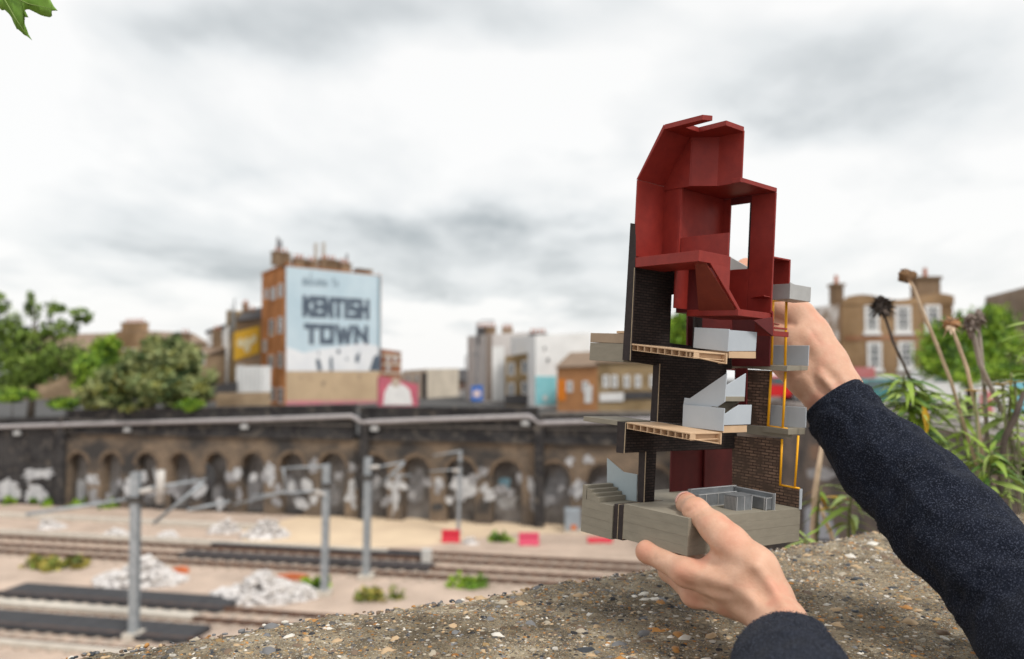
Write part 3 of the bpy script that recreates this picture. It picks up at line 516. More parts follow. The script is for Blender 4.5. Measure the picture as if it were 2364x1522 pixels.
h.panel('ground_floor_paint', [(1990, 866), (2202, 866), (2202, 940), (1990, 940)], whitep, .05); h.panel('awning', [(1955, 848), (2012, 848), (2016, 880), (1955, 880)], mat('awning_pink', (.55, .15, .15), (.5, .2, .2), scale=2), .6)
h = House('whitewashed_side_house', 'house side with peeling whitewash over brown brick behind the right hand', 1872, 1950, 712, 700, 47, 44.5, 6, mat('peeling', (.62, .60, .57), (.28, .21, .15), scale=1.6, lo=.42, hi=.55), zb=RZ8); h.panel('lower_brick', [(1872, 790), (1950, 788), (1950, 900), (1872, 900)], ylw, .02); p = h.pt(1912, 706); chimney(h.t, p-UP*.5-h.n*.6, .55, .7, 1.6, 1, brn)
h = House('far_right_house', 'dark brown brick house at the right edge with one pale window', 2278, 2460, 686, 640, 40, 38, 8, bm_('umber', (.22, .165, .12), (.18, .135, .1)), zb=RZ8); h.win(2300, 726, 2326, 768)
tree('garden_tree', 'dense bright green garden tree between the two right hand houses', 'tree', 2230, 33, RZ8, [(2190, 790, 55, 45), (2240, 760, 50, 38), (2290, 745, 45, 35), (2300, 800, 60, 50), (2160, 830, 40, 40), (2230, 840, 60, 40)], 9000, .1, leafs['c'], .14, 8)
tree('clipped_hedge', 'low bright green hedge below the garden tree', 'hedge', 2290, 28, RZ8, [(2230, 868, 40, 16), (2290, 862, 45, 18), (2350, 862, 45, 18), (2400, 862, 45, 18)], 4000, .07, leafs['c'], .05, 9, limbs=False)
tree('gap_tree', 'bright green tree seen through the open side of the model', 'tree', 1575, 60, STZ, [(1560, 765, 26, 34), (1590, 760, 34, 40), (1575, 800, 40, 30)], 3500, .2, leafs['c'], .2, 10)
# vehicles
tyre = mat('tyre', (.02, .02, .02), rough=.8); chrome = mat('rim', (.5, .5, .52), rough=.3, metal=.8); carglass = mat('car_glass', (.10, .16, .17), (.06, .1, .11), rough=.08, spec=.7)
def car(name, label, cat, c, L, Wd, H, rz, m, van=False):
    t = thing(name, label, cat, c); R = Matrix.Rotation(rz, 3, 'Z')
    prof = [(-L/2, .3), (-L/2, .75), (-L*.46, .9*H*.62), (-L*.32, H*.64), (-L*.16, H), (L*.25, H), (L*.42, H*.66), (L/2, H*.58), (L/2, .3)] if not van else [(-L/2, .3), (-L/2, .9), (-L*.38, 1.05), (-L*.28, H*.95), (-L*.2, H), (L*.48, H), (L/2, H*.9), (L/2, .3)]
    fr = lambda x, y, z: V(c)+R@V((x, y, z))
    obj('body', G().prism([fr(x, -Wd/2, z) for x, z in prof], R@V((0, Wd, 0))), m, t, bevel=.06)
    wx = [(-L*.28, -.02), (.02, L*.24)] if not van else [(-L*.3, -L*.12)]
    for sy in (-1, 1):
        for a, b in wx:
            y = sy*(Wd/2+.005); obj('window', G().prism([fr(a+.12*(a < -.1*L), y, H*.66), fr(b, y, H*.66), fr(b-(.2 if b > .1*L else 0), y, H*.93), fr(a+(.38 if a < -.1*L else 0), y, H*.93)], R@V((0, sy*.012, 0))), carglass, t)
        for x in (-L*.31, L*.31):
            p = fr(x, sy*(Wd/2-.08), .32); ax = R@V((0, sy*.1, 0)); w = obj('wheel', G().tube([p-ax, p+ax], .32, 16), tyre, t); obj('rim', G().tube([p+ax, p+ax*1.08], .19, 12), chrome, w)
        obj('headlight', G().cbox(fr(-L/2+.02, sy*Wd*.36, .62), .1, .3, .14, rz), mat('lamp_glass', (.7, .7, .68), rough=.1), t)
    return t
carp = mat('red_car_paint', (.60, .02, .025), (.55, .02, .025), rough=.25, spec=.5)
c = at(1772, 831, 46.5); c.z = RZ8; car('red_car', 'bright red car on the raised road behind the model', 'car', c, 4.3, 1.75, 1.5, 0, carp)
c = at(2190, 831, 40.0); c.z = RZ8; car('white_van', 'white van behind the dried stalks on the raised road', 'van', c, 4.8, 1.9, 2.0, 0, mat('van_paint', (.7, .7, .7), (.66, .66, .66), rough=.3), True)
c = at(2020, 831, 41.0); c.z = RZ8; car('teal_car', 'teal car partly hidden by the raised sleeve', 'car', c, 4.2, 1.7, 1.45, 0, mat('teal_paint', (.08, .25, .26), rough=.3))
h = House('street_hoarding', 'white street hoarding with coloured paint at the right edge', 2260, 2420, 866, 864, 31, 31, .2, whitep, zb=RZ8, cat='hoarding'); h.panel('paint_patch', [(2330, 870), (2400, 870), (2400, 950), (2330, 960)], mat('patch_cyan', (.2, .5, .6)), .03); h.panel('paint_patch', [(2262, 910), (2290, 900), (2292, 955), (2262, 960)], mat('patch_red', (.55, .2, .2)), .03)
# ================================================================== RAILWAY CLUTTER
def rod(g, x0, y0, d0, x1, y1, d1, r, seg=8): g.tube([at(x0, y0, d0), at(x1, y1, d1)], r, seg)
def mast(label, px, pyb, pyt, w, arms, group='catenary masts'):
    b = onz(px-3, pyb, 0); Y = b.y; z = at(px, pyt, Y).z
    t = thing('catenary_mast', label, 'mast', b, group)
    g = G(); hw = w/2
    top = at(px+2, pyt, Y); ax = (top-b); 
    for (ox, oy, sx_, sy_) in ((0, -hw, w, .03), (0, hw, w, .03), (0, 0, .03, w)): g.box(V(b)+V((ox-sx_/2, oy-sy_/2, 0)), V((sx_, 0, 0)), V((0, sy_, 0)), ax)
    obj('column', g, galv, t)
    obj('footing', G().cbox(b, w*2.2, w*2.2, .25), pale, t)
    for nm, x0, y0, x1, y1, dd, r, m in arms:
        g = G(); rod(g, x0, y0, Y-.1, x1, y1, Y-.1+dd, r*.72); obj(nm, g, m, t, smooth=True)
    p = at(px, pyb-(pyb-pyt)*.82, Y); obj('collar', G().cbox(p, w*1.5, w*1.5, .22), mat('collar', (.07, .065, .06)), t)
    return t
ins = mat('insulator', (.62, .60, .57), (.5, .47, .44), scale=3)
mast('nearest grey catenary mast, cut off by the parapet at lower left', 312, 1474, 1090, .31, [('arm', 300, 1152, 60, 1188, -2.0, .09, galv), ('arm', 350, 1126, 475, 1108, 1.5, .08, galv), ('insulator', 322, 1136, 368, 1126, .3, .15, ins), ('strut', 468, 1116, 355, 1208, .2, .1, galv), ('arm', 432, 1178, 530, 1158, 1.0, .08, galv), ('bracket', 372, 1088, 368, 1160, .3, .22, ins)])
mast('catenary mast with a square arm frame, left of the pair in the middle', 752, 1375, 1072, .30, [('arm', 752, 1076, 648, 1082, .5, .07, galv), ('strut', 654, 1082, 660, 1138, .4, .07, galv), ('insulator', 750, 1142, 728, 1134, 0, .14, ins), ('arm', 728, 1134, 580, 1144, .6, .06, galv), ('arm', 660, 1135, 540, 1165, .8, .06, galv)])
mast('catenary mast with one diagonal arm, right of the pair in the middle', 848, 1337, 1056, .34, [('insulator', 852, 1080, 875, 1078, 0, .14, ins), ('arm', 875, 1078, 935, 1066, .8, .07, galv), ('strut', 932, 1070, 868, 1130, .5, .1, galv), ('arm', 905, 1098, 950, 1098, .8, .06, galv)])
mast('slim distant catenary mast in front of the middle arches', 1061, 1235, 1040, .22, [('arm', 1062, 1042, 1000, 1052, .5, .07, galv), ('insulator', 1060, 1087, 1044, 1086, 0, .14, ins), ('arm', 1044, 1085, 990, 1088, .4, .06, galv)])
for k, (x, y, lb) in enumerate(((715, 1122, 'round white sign disc left of the pair of masts'), (902, 1134, 'round white sign disc right of the pair of masts'), (1111, 1134, 'round white sign disc beside the slim distant mast'))):
    b = onz(x, 1188, 0); p = at(x, y, b.y); t = thing('sign_disc', lb, 'sign', b, 'round white discs')
    obj('disc', G().tube([p, p+V((0, -.04, 0))], .27, 18), whitep, t); obj('post', G().tube([b, p+V((0, .05, 0))], .04, 6), galv, t)
# white rubble heaps and sacks
rubble_m = [mat('chalk_rubble', (.72, .69, .67), (.6, .575, .56), scale=3, rough=.9), mat('grey_rubble', (.60, .56, .53), (.48, .45, .42), scale=3, rough=.9)]
def heap(label, x0, x1, ytop, ybot, n, seed, name='rubble_heap', cat='rubble'):
    r = random.Random(seed); c = onz((x0+x1)/2, ybot, 0); w = (x1-x0)*c.y/F/2; hgt = (ybot-ytop)*c.y/F*.9
    g = G()
    for k in range(n):
        a = r.random()*6.283; q = r.random()**.6; x = math.cos(a)*q*w; y = math.sin(a)*q*w*.6+w*.4; z = hgt*(1-q**2.2)*r.uniform(.55, 1)*(.75+.25*math.sin(x*2.3+seed))
        g.lump(c+V((x, y, max(.02, z))), r.uniform(.06, .19), seed*1000+k, .34, 2 if k % 2 else 1, mi=int(r.random() < .35), sq=(1.3, 1, .75))
    g.add([c+V((math.cos(a)*w*.98, math.sin(a)*w*.58+w*.4, 0)) for a in np.linspace(0, 6.283, 25)[:-1]]+[c+V((0, w*.4, hgt*.6))], [(k, (k+1) % 24, 24) for k in range(24)])
    tag(obj(name, g, rubble_m, smooth=True, recalc=False), label, cat, 'white rubble heaps')
heap('white rubble heap behind the nearest catenary mast', 195, 410, 1292, 1356, 420, 1)
heap('white rubble heap below the pair of middle masts', 468, 722, 1328, 1392, 440, 2)
heap('small white rubble pile at far left under the wall', 78, 142, 1193, 1222, 50, 3)
heap('small white rubble pile left of the nearest mast, beyond the kerb', 238, 290, 1214, 1240, 40, 4)
heap('small white rubble pile right of the nearest mast, beyond the kerb', 360, 405, 1216, 1242, 40, 5)
heap('white rubble pile beside the left end of the sand path', 470, 545, 1192, 1232, 60, 6)
heap('larger white rubble pile on the left end of the sand path', 550, 660, 1195, 1245, 90, 7)
heap('tiny white rubble pile near the red barriers', 1068, 1104, 1238, 1258, 16, 8)
barm = mat('barrier_red', (.62, .03, .06), (.55, .03, .05), rough=.45); barp = mat('barrier_pink', (.68, .08, .16), (.6, .08, .14), rough=.45)
for k, (x, y, w, m, lb) in enumerate(((1041, 1251, 1.1, barm, 'red plastic barrier left of the weeds on the sand'), (1221, 1258, 1.2, barp, 'pinkish red plastic barrier between the weeds and the model'), (1385, 1252, 1.5, barm, 'dull red plastic barrier almost under the model base'))):
    c = onz(x, y, 0); t = thing('plastic_barrier', lb, 'barrier', c, 'red plastic barriers')
    hh = .72 if k < 2 else .3
    g = G().prism([c+V((-w/2, q, z)) for q, z in ((-.25, 0), (-.25, .12), (-.12, .25), (-.08, hh), (.08, hh), (.12, .25), (.25, .12), (.25, 0))], V((w, 0, 0))); obj('body', g, m, t, bevel=.03)
    for sx_ in (-.3, .3): obj('foot', G().cbox(c+V((sx_*w, 0, -.01)), .2, .62, .1), m, t, bevel=.02)
c = onz(1322, 1228, 0); t = thing('grey_cabinet', 'grey trackside equipment cabinet left of the model base', 'cabinet', c); obj('body', G().cbox(c+UP*.15, 1.0, .6, 1.35), mat('cabinet', (.33, .38, .42), (.27, .31, .35), scale=3, rough=.5), t, bevel=.03); obj('plinth', G().cbox(c, 1.1, .7, .15), pale, t); obj('door', G().cbox(c+V((0, -.31, .25)), .86, .03, 1.15), MATS['cabinet'], t, bevel=.01); obj('orange_label', G().cbox(c+V((.05, -.335, .2)), .35, .012, .3), mat('orange_lbl', (.7, .2, .05)), t)
c = onz(985, 1300, 0); tag(obj('white_marker_box', G().cbox(c, .55, .4, .75), mat('marker', (.6, .59, .56)), bevel=.04), 'small off-white marker box between the tracks', 'box')
def weeds(label, x, y, w, n, seed, kinds, size=.16):
    rs = np.random.RandomState(seed); c = onz(x, y, 0); bl = [(c+V((rs.uniform(-w, w), rs.uniform(-.3, .3)*w, .18)), V((.45, .4, .35))) for _ in range(5)]
    o = obj('weed_clump', foliage(bl, n, size, kinds, rs), kinds, None, recalc=False); tag(o, label, 'weeds', 'weed clumps by the tracks')
gold = [mat('weed_gold', (.42, .36, .08)), mat('weed_green', (.22, .27, .05)), mat('weed_dark', (.12, .15, .04))]
weeds('yellow green weeds left of the white heap by the nearest mast', 190, 1312, 1.8, 700, 1, gold); weeds('yellow weeds in the ballast at far left', 100, 1308, 1.0, 400, 2, gold)
weeds('small green weed at the foot of the left middle mast', 735, 1362, .5, 260, 3, leafs['c']); weeds('upright green weeds below the sand, left of the parapet rise', 1072, 1355, .7, 420, 4, leafs['c']); weeds('green weed between the two nearer barriers', 1155, 1250, .4, 260, 5, leafs['c']); weeds('long green weeds at the far left foot of the arched wall', 110, 1166, 4.0, 900, 6, leafs['c'], .2); weeds('dry weeds right of the left middle mast', 870, 1385, .9, 400, 7, gold); weeds('green weeds under the arched wall near the nearest mast', 262, 1172, 1.0, 300, 8, leafs['c'])
om = mat('orange_mesh', (.7, .2, .08))
for k, (x0, x1, y, lb) in enumerate(((398, 432, 1322, 'strip of orange netting right of the first white heap'), (640, 710, 1338, 'strip of orange netting above the second white heap'))):
    a, b = onz(x0, y, 0), onz(x1, y+2, 0); g = G().prism([a, b, b+UP*.22, a.lerp(b, .5)+UP*.3, a+UP*.2], V((0, .25, 0))); tag(obj('orange_netting', g, om), lb, 'netting', 'orange netting')
# ================================================================== FOREGROUND PARAPET
H_W = .25; PZ = EYE-H_W
pA, pB = onz(60, 1520, PZ), onz(2030, 1221, PZ); ED = (pB-pA); ED.z = 0; ED.normalize(); EN = V((ED.y, -ED.x, 0))   # EN towards the camera
if EN.y > 0: EN = -EN
def aggregate():
    m = bpy.data.materials.new('aggregate_concrete'); m.use_nodes = True; nt = m.node_tree; b = nt.nodes['Principled BSDF']; L = nt.links; b.inputs['Roughness'].default_value = .85; b.inputs['Specular IOR Level'].default_value = .25
    t = nt.nodes.new('ShaderNodeTexCoord'); vec = t.outputs['Object']
    def noise_(sc, det=5): n = nt.nodes.new('ShaderNodeTexNoise'); n.inputs['Scale'].default_value = sc; n.inputs['Detail'].default_value = det; n.inputs['Roughness'].default_value = .65; L.new(vec, n.inputs['Vector']); return n.outputs[0]
    def ramp(x, st, interp='LINEAR'):
        r = nt.nodes.new('ShaderNodeValToRGB'); r.color_ramp.interpolation = interp; el = r.color_ramp.elements
        while len(el) < len(st): el.new(.5)
        for q, (p, c) in zip(el, st): q.position = p; q.color = (*c, 1)
        L.new(x, r.inputs[0]); return r.outputs[0]
    def mx(f, a, c):
        q = nt.nodes.new('ShaderNodeMix'); q.data_type = 'RGBA'; L.new(f, q.inputs[0]); L.new(a, q.inputs[6]); L.new(c, q.inputs[7]); return q.outputs[2]
    col = ramp(noise_(30, 8), [(.3, (.07, .057, .038)), (.48, (.24, .195, .13)), (.68, (.50, .42, .29))]); hgt = None
    stones = [(0, (.05, .05, .055)), (.11, (.20, .14, .09)), (.25, (.34, .27, .18)), (.38, (.15, .14, .13)), (.50, (.48, .32, .15)), (.62, (.40, .36, .29)), (.74, (.55, .46, .33)), (.86, (.52, .23, .06)), (.92, (.75, .70, .62))]
    for sc, thr, rnd in ((900, .42, .35), (420, .42, .36), (200, .40, .42), (105, .38, .58)):
        v = nt.nodes.new('ShaderNodeTexVoronoi'); v.inputs['Scale'].default_value = sc; v.inputs['Randomness'].default_value = 1; L.new(vec, v.inputs['Vector'])
        sp = nt.nodes.new('ShaderNodeSeparateColor'); L.new(v.outputs['Color'], sp.inputs[0])
        d = ramp(v.outputs['Distance'], [(thr-.05, (1, 1, 1)), (thr, (0, 0, 0))]); pick = ramp(sp.outputs[1], [(rnd-.01, (0, 0, 0)), (rnd, (1, 1, 1))])
        f = nt.nodes.new('ShaderNodeMath'); f.operation = 'MULTIPLY'; L.new(d, f.inputs[0]); L.new(pick, f.inputs[1])
        col = mx(f.outputs[0], col, ramp(sp.outputs[0], stones, 'CONSTANT'))
        k = nt.nodes.new('ShaderNodeMath'); k.operation = 'MULTIPLY_ADD'; L.new(f.outputs[0], k.inputs[0]); k.inputs[1].default_value = 100/sc
        if hgt is None: k.inputs[2].default_value = 0
        else: L.new(hgt, k.inputs[2])
        hgt = k.outputs[0]
    st = ramp(noise_(7, 4), [(.46, (1, 1, 1)), (.68, (.42, .40, .37))]); q = nt.nodes.new('ShaderNodeMix'); q.data_type = 'RGBA'; q.blend_type = 'MULTIPLY'; q.inputs[0].default_value = 1; L.new(col, q.inputs[6]); L.new(st, q.inputs[7]); col = q.outputs[2]
    L.new(col, b.inputs['Base Color'])
    k = nt.nodes.new('ShaderNodeMath'); k.operation = 'MULTIPLY_ADD'; L.new(noise_(350, 6), k.inputs[0]); k.inputs[1].default_value = .8; L.new(hgt, k.inputs[2])
    bp = nt.nodes.new('ShaderNodeBump'); bp.inputs['Strength'].default_value = .9; bp.inputs['Distance'].default_value = .004; L.new(k.outputs[0], bp.inputs['Height']); L.new(bp.outputs[0], b.inputs['Normal'])
    return m
conc = aggregate()
def nz(p): return noise.noise(p)
prof = [(-.9, 0), (-.5, 0), (-.3, 0), (-.2, 0), (-.14, 0), (-.10, 0)]
ts = [(0, -z) for z in np.linspace(.9, .03, 14)]+[(.006, -.016), (.013, -.008), (.022, -.003)]+[(t, 0) for t in np.linspace(.03, .48, 100)]+[(.50, -.02), (.51, -.06), (.51, -.6), (.51, -1.5)]
ss = np.concatenate([np.linspace(-4, -.25, 40)[:-1], np.linspace(-.25, 1.45, 360), np.linspace(1.45, 6, 60)[1:]])
g = G(); vv = []
for s in ss:
    for t, z in ts:
        p = pA+ED*s+EN*t+UP*z
        k = nz(p*9)*.0045+nz(p*30+V((7, 0, 0)))*.0022+nz(p*95)*.0016+max(0, nz(p*150+V((0, 9, 0))))*.0018
        edge = nz(V((s*14, 3.3, 0)))*.005+nz(V((s*45, 8, 0)))*.004 if t < .03 else 0
        if t > .025: p = p+UP*k+UP*(-.012*(t-.02))
        else: p = p+UP*(k*.8+(edge if z > -.05 else 0))-EN*(k+abs(edge)*.6)
        vv.append(p)
nt_ = len(ts); g.add(vv, [(i*nt_+j, i*nt_+j+1, (i+1)*nt_+j+1, (i+1)*nt_+j) for i in range(len(ss)-1) for j in range(nt_-1)])
par_t = thing('concrete_parapet', 'weathered exposed aggregate concrete parapet in the foreground', 'parapet', pA+ED*.6+EN*.25-UP*1.5)
obj('coping', g, conc, par_t, smooth=True)
g = G().box(pA-ED*4-UP*10.74+EN*.02, ED*10, EN*.47, UP*9.9); obj('wall_face', g, pale, par_t)
struct(obj('near_pavement', G().box(pA-ED*6+EN*.52+UP*(-1.45), ED*14, EN*5, UP*.15), tarmac))
pebm = [mat('peb_white', (.74, .70, .63), (.6, .56, .49), scale=60, rough=.6), mat('peb_tan', (.56, .40, .24), (.44, .31, .18), scale=60, rough=.6), mat('peb_orange', (.52, .25, .07), (.3, .15, .05), scale=60, rough=.6), mat('peb_grey', (.20, .20, .20), (.14, .14, .145), scale=60, rough=.6), mat('peb_dark', (.05, .055, .065), (.035, .04, .045), scale=60, rough=.5), mat('peb_brown', (.22, .15, .10), (.15, .105, .07), scale=60, rough=.6), mat('peb_buff', (.50, .43, .33), (.3, .26, .2), scale=60, rough=.6)]
pw = [.14, .2, .09, .15, .08, .16, .18]
pebmesh = []
for k in range(21):
    rr = random.Random(k); me = G().lump(V(), 1, k, .33, 2, sq=(1, rr.uniform(.6, .95), rr.uniform(.5, .7))).mesh('pebble'); me.materials.append(pebm[k % 7]); me.polygons.foreach_set('use_smooth', [True]*len(me.polygons)); pebmesh.append(me)
def surf(s, t):
    p = pA+ED*s+EN*t; p = p+UP*(nz(p*9)*.0045+nz(p*30+V((7, 0, 0)))*.0022-.012*(t-.02)); return p
rp_ = random.Random(3); cnt = 0; tries = 0
def visible(p):
    q = p-E0; zf = q.y*CP+q.z*SP; yv = -q.y*SP+q.z*CP
    return 0 < zf and -60 < CX+F*q.x/zf < 2430 and CY-F*yv/zf < 1560
while cnt < 300 and tries < 9000:
    tries += 1; s, t = rp_.uniform(-.1, 1.3), rp_.uniform(.022, .40)
    p = surf(s, t)
    if not visible(p): continue
    r = rp_.choice([.004, .005, .006, .007, .0085]) if cnt > 16 else rp_.uniform(.009, .013)
    mi = rp_.choices(range(7), pw)[0]; o = bpy.data.objects.new('pebble', pebmesh[mi+7*rp_.randrange(3)]); COL.objects.link(o); par(o, par_t)
    o.location = p-UP*r*.34; o.scale = (r, r, r); o.rotation_euler = (rp_.uniform(-.3, .3), rp_.uniform(-.3, .3), rp_.uniform(0, 6.28)); cnt += 1
g = G(); cnt = 0
ico = bmesh.new(); bmesh.ops.create_icosphere(ico, subdivisions=1, radius=1); iv = [v.co.copy() for v in ico.verts]; iff = [tuple(v.index for v in f.verts) for f in ico.faces]; ico.free()
while cnt < 9000:
    s, t = rp_.uniform(-.15, 1.35), rp_.uniform(.015, .40); p = surf(s, t)
    if not visible(p): continue
    r = rp_.uniform(.0011, .0034); R = Matrix.Rotation(rp_.uniform(0, 6.28), 3, 'Z')@Matrix.Diagonal((r*1.25, r*rp_.uniform(.6, 1), r*rp_.uniform(.5, .8)))
    g.add([p-UP*r*.42+R@(q*rp_.uniform(.8, 1.15)) for q in iv], iff, rp_.choices(range(7), [.1, .16, .09, .18, .12, .2, .15])[0]); cnt += 1
obj('small_pebbles', g, pebm, par_t, smooth=True, recalc=False, kind='stuff')
# ================================================================== ARCHITECTURAL MODEL (held in the hands)
# pose solved from its vanishing points: mu goes back-left, mv back-right, mw up; lengths in millimetres from the front bottom corner
def cam2w(v): return V((v[0], v[2]*CP+v[1]*SP, v[2]*SP-v[1]*CP))           # (right, down, forward) -> world
def nrm(v): v = np.array(v, float); return v/np.linalg.norm(v)
cu = nrm([-260-CX, 750-CY, F]); cv = nrm([3620-CX, 960-CY, F]); cv = nrm(cv-cu*(cu@cv)); cw = nrm(np.cross(cu, cv)); cw = -cw if cw[1] > 0 else cw
MU, MV, MW = cam2w(cu), cam2w(cv), cam2w(cw); MO = atd(1586, 1283, .68)
AX = {'a': MU, 'b': MV, 'c': MW}
def M3(a, b, c): return MO+(MU*a+MV*b+MW*c)*.001
def mpx(px, py, pl, val):
    r = ray(px, py); n = AX[pl]; return E0+r*((val*.001-(E0-MO).dot(n))/r.dot(n))
def mabc(p): q = p-MO; return q.dot(MU)*1000, q.dot(MV)*1000, q.dot(MW)*1000
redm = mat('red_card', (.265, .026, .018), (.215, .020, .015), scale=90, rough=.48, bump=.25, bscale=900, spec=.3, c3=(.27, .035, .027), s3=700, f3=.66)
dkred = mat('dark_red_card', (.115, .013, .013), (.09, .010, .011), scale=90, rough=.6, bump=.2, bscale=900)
dark = brickmat('dark_brick_card', (.040, .029, .026), (.022, .017, .016), (.011, .009, .009), .0026, axes=(MV, MW), mort=.00035, bumpd=.0006)
darkp = mat('dark_card', (.038, .028, .027), (.024, .019, .019), scale=200, rough=.75, bump=.2, bscale=1500)
brk = brickmat('brown_brick_card', (.27, .17, .12), (.16, .10, .075), (.045, .032, .027), .0031, axes=(MU, MW), mort=.0005, bumpd=.0008, dirt=((.10, .068, .052), 90))
conm = mat('olive_card', (.275, .248, .195), (.24, .216, .17), scale=60, rough=.8, bump=.25, bscale=600, stretch=(1, 1, 4))
woodm = mat('pale_timber', (.62, .43, .27), (.54, .37, .23), scale=60, rough=.65, bump=.1, bscale=500)
greym = mat('grey_card', (.45, .49, .53), (.42, .46, .50), scale=40, rough=.55, spec=.3)
zinc = mat('zinc', (.46, .46, .45), (.40, .40, .39), scale=60, rough=.45, metal=.25)
silv = mat('silver_card', (.27, .285, .30), (.19, .20, .21), scale=80, rough=.4, metal=.4, bump=.2, bscale=700)
yel = mat('yellow_rod', (.92, .44, .012), (.86, .40, .01), scale=100, rough=.45)
edge = mat('card_edge', (.42, .33, .22), (.32, .25, .17), scale=150)
model = thing('architectural_model', 'hand held architectural section model of red, brick and timber card', 'model', M3(60, 80, 0))
jit = random.Random(2)
def slab(name, pl, val, pts, th, m, bev=.00025, label=None):
    v = val+jit.uniform(-.12, .12); q = [mpx(x, y, pl, v) for x, y in pts]
    o = obj(name, G().prism(q, AX[pl]*th*.001), m, model, bevel=bev)
    if label: o['label'] = label
    return o
def mbox(name, a0, a1, b0, b1, c0, c1, m, bev=.0003, parent=None):
    return obj(name, G().box(M3(a0, b0, c0), MU*(a1-a0)*.001, MV*(b1-b0)*.001, MW*(c1-c0)*.001), m, parent or model, bevel=bev)
def mprism(name, pts, ext, m, bev=.00025):
    return obj(name, G().prism([M3(*p) for p in pts], (MU*ext[0]+MV*ext[1]+MW*ext[2])*.001), m, model, bevel=bev)
# --- base
for k in range(4):
    q = jit.uniform(-.1, .1); o_ = mprism('base_layer', [(0+q, 0+q, -.5+k*8), (75.5, 0+q, -1.5+k*8), (75.5, 168, -4+k*8), (0+q, 168, -4+k*8)], (0, 0, 7.985), conm, .00018)
    mprism('side_layer', [(90.3, .1+q, -5.5+k*7.9), (132, .1+q, -6+k*7.9), (132, 120, -6+k*7.9), (90.3, 120, -6+k*7.9)], (0, 0, 7.885), conm, .00018)
mbox('wall_foot', 76.2, 82.6, .6, 60, -3.5, 28.5, darkp); mbox('wall_foot', 83.4, 89.4, 1.2, 60, -4, 28, darkp); mbox('card_edge', 82.7, 83.3, .3, 60, -3.8, 28.8, edge); mbox('card_edge', 75.7, 76.1, .3, 40, -2.5, 28.2, edge)
mbox('back_platform', 76, 134, 61, 168, 0, 27.6, conm)
for k, (a, c) in enumerate(((133, 39.3), (126.2, 36.4), (120.4, 33.5), (114.8, 30.6))):
    mbox('stair_step', a-5.9+(k == 3)*.2, a if k else 132.6, .4, 37, 25.7, c, conm)
slab('stair_panel', 'b', 37.5, [(1401, 1058), (1439, 1090), (1471, 1096), (1469, 1158), (1438, 1154), (1401, 1118)], 1.2, mat('blue_grey_card', (.36, .42, .44), (.33, .385, .405), scale=40, rough=.6))
slab('column', 'a', 79, [(1491, 1043), (1516, 1043), (1510, 1164), (1487, 1165)], 9, dark)
slab('column_edge', 'b', 29, [(1476, 1044), (1489, 1043), (1485.5, 1164), (1471, 1164)], 1.0, darkp)
slab('card_edge', 'b', 27, [(1489.6, 1043), (1490.8, 1043), (1486.5, 1165), (1485.2, 1165)], .8, edge)
# ground floor walls
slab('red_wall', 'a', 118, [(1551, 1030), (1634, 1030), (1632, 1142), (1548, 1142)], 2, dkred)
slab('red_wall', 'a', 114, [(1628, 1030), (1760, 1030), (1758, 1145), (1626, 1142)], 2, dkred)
slab('brick_wall', 'b', 166, [(1690, 1006), (1803, 1013), (1799, 1120), (1847, 1128.5), (1845.5, 1178), (1690, 1158)], 2.4, brk)
slab('wall_end', 'a', -1, [(1847.5, 1129), (1853, 1129), (1851, 1176), (1846, 1177)], 1, greym)
def rod_(name, pts, pl, val, r=.95):
    r *= 1.22
    q = [mpx(x, y, pl, val) for x, y in pts]; return obj(name, G().tube(q, r*.001, 8), yel, model, smooth=True)
rod_('yellow_rod', [(1805.5, 1014), (1801, 1120)], 'b', 165); rod_('yellow_rod', [(1843, 1006), (1835, 1124)], 'b', 165); rod_('yellow_rod', [(1800, 1119.5), (1846, 1128)], 'b', 165.3, .8)
# bench and box
mbox('bench_back', 46, 50, 58, 127, 27.7, 45, silv); mbox('bench_seat', 38, 45.9, 60, 117, 30, 41, silv); mbox('bench_back', 1.5, 45.8, 123.5, 127, 27.7, 44.5, silv); mbox('bench_seat', 2.5, 37.8, 114.5, 123.3, 29.5, 40.5, silv); mbox('bench_plinth', 40, 45, 62, 116, 27.6, 29.9, darkp)
for b_ in (70, 88, 106): mbox('bench_rib', 37.2, 38, b_, b_+.8, 29, 41.2, zinc)
for a_ in (4, 20, 34): mbox('bench_rib', a_, a_+.8, 113.8, 114.5, 29, 40.8, zinc)
trim = mat('bright_trim', (.62, .63, .64), rough=.35, metal=.3)
for q in ((37.6, 38.3, 60, 117, 40.8, 41.5), (45.6, 46.3, 58, 127, 44.8, 45.5), (1.2, 46, 122.9, 123.6, 44.2, 44.9), (2.2, 38, 114.1, 114.8, 40.3, 41), (2.1, 2.7, 114.1, 114.8, 29, 41), (1.1, 1.7, 126.6, 127.3, 28, 45), (2.1, 2.7, 114.2, 123.2, 40.3, 40.9), (37.6, 38.2, 60, 114, 29.3, 30)): mbox('bench_trim', *q, trim, 0)
bx_ = mbox('metal_box', 11, 25, 80.5, 104, 29, 42.5, silv); mbox('plinth', 11.8, 24.2, 81.2, 103.2, 27.7, 28.95, darkp, parent=bx_); mbox('lid', 10.7, 25.3, 80.2, 104.3, 42.6, 43.3, silv, parent=bx_)
for b_ in (80.5, 91.8, 103.2): mbox('rib', 10.3, 10.95, b_, b_+.8, 29, 42.5, trim, parent=bx_)
for k in range(9): mbox('rib', 12+k*1.5, 12.4+k*1.5, 80.1, 80.45, 29.5, 42, zinc, parent=bx_)
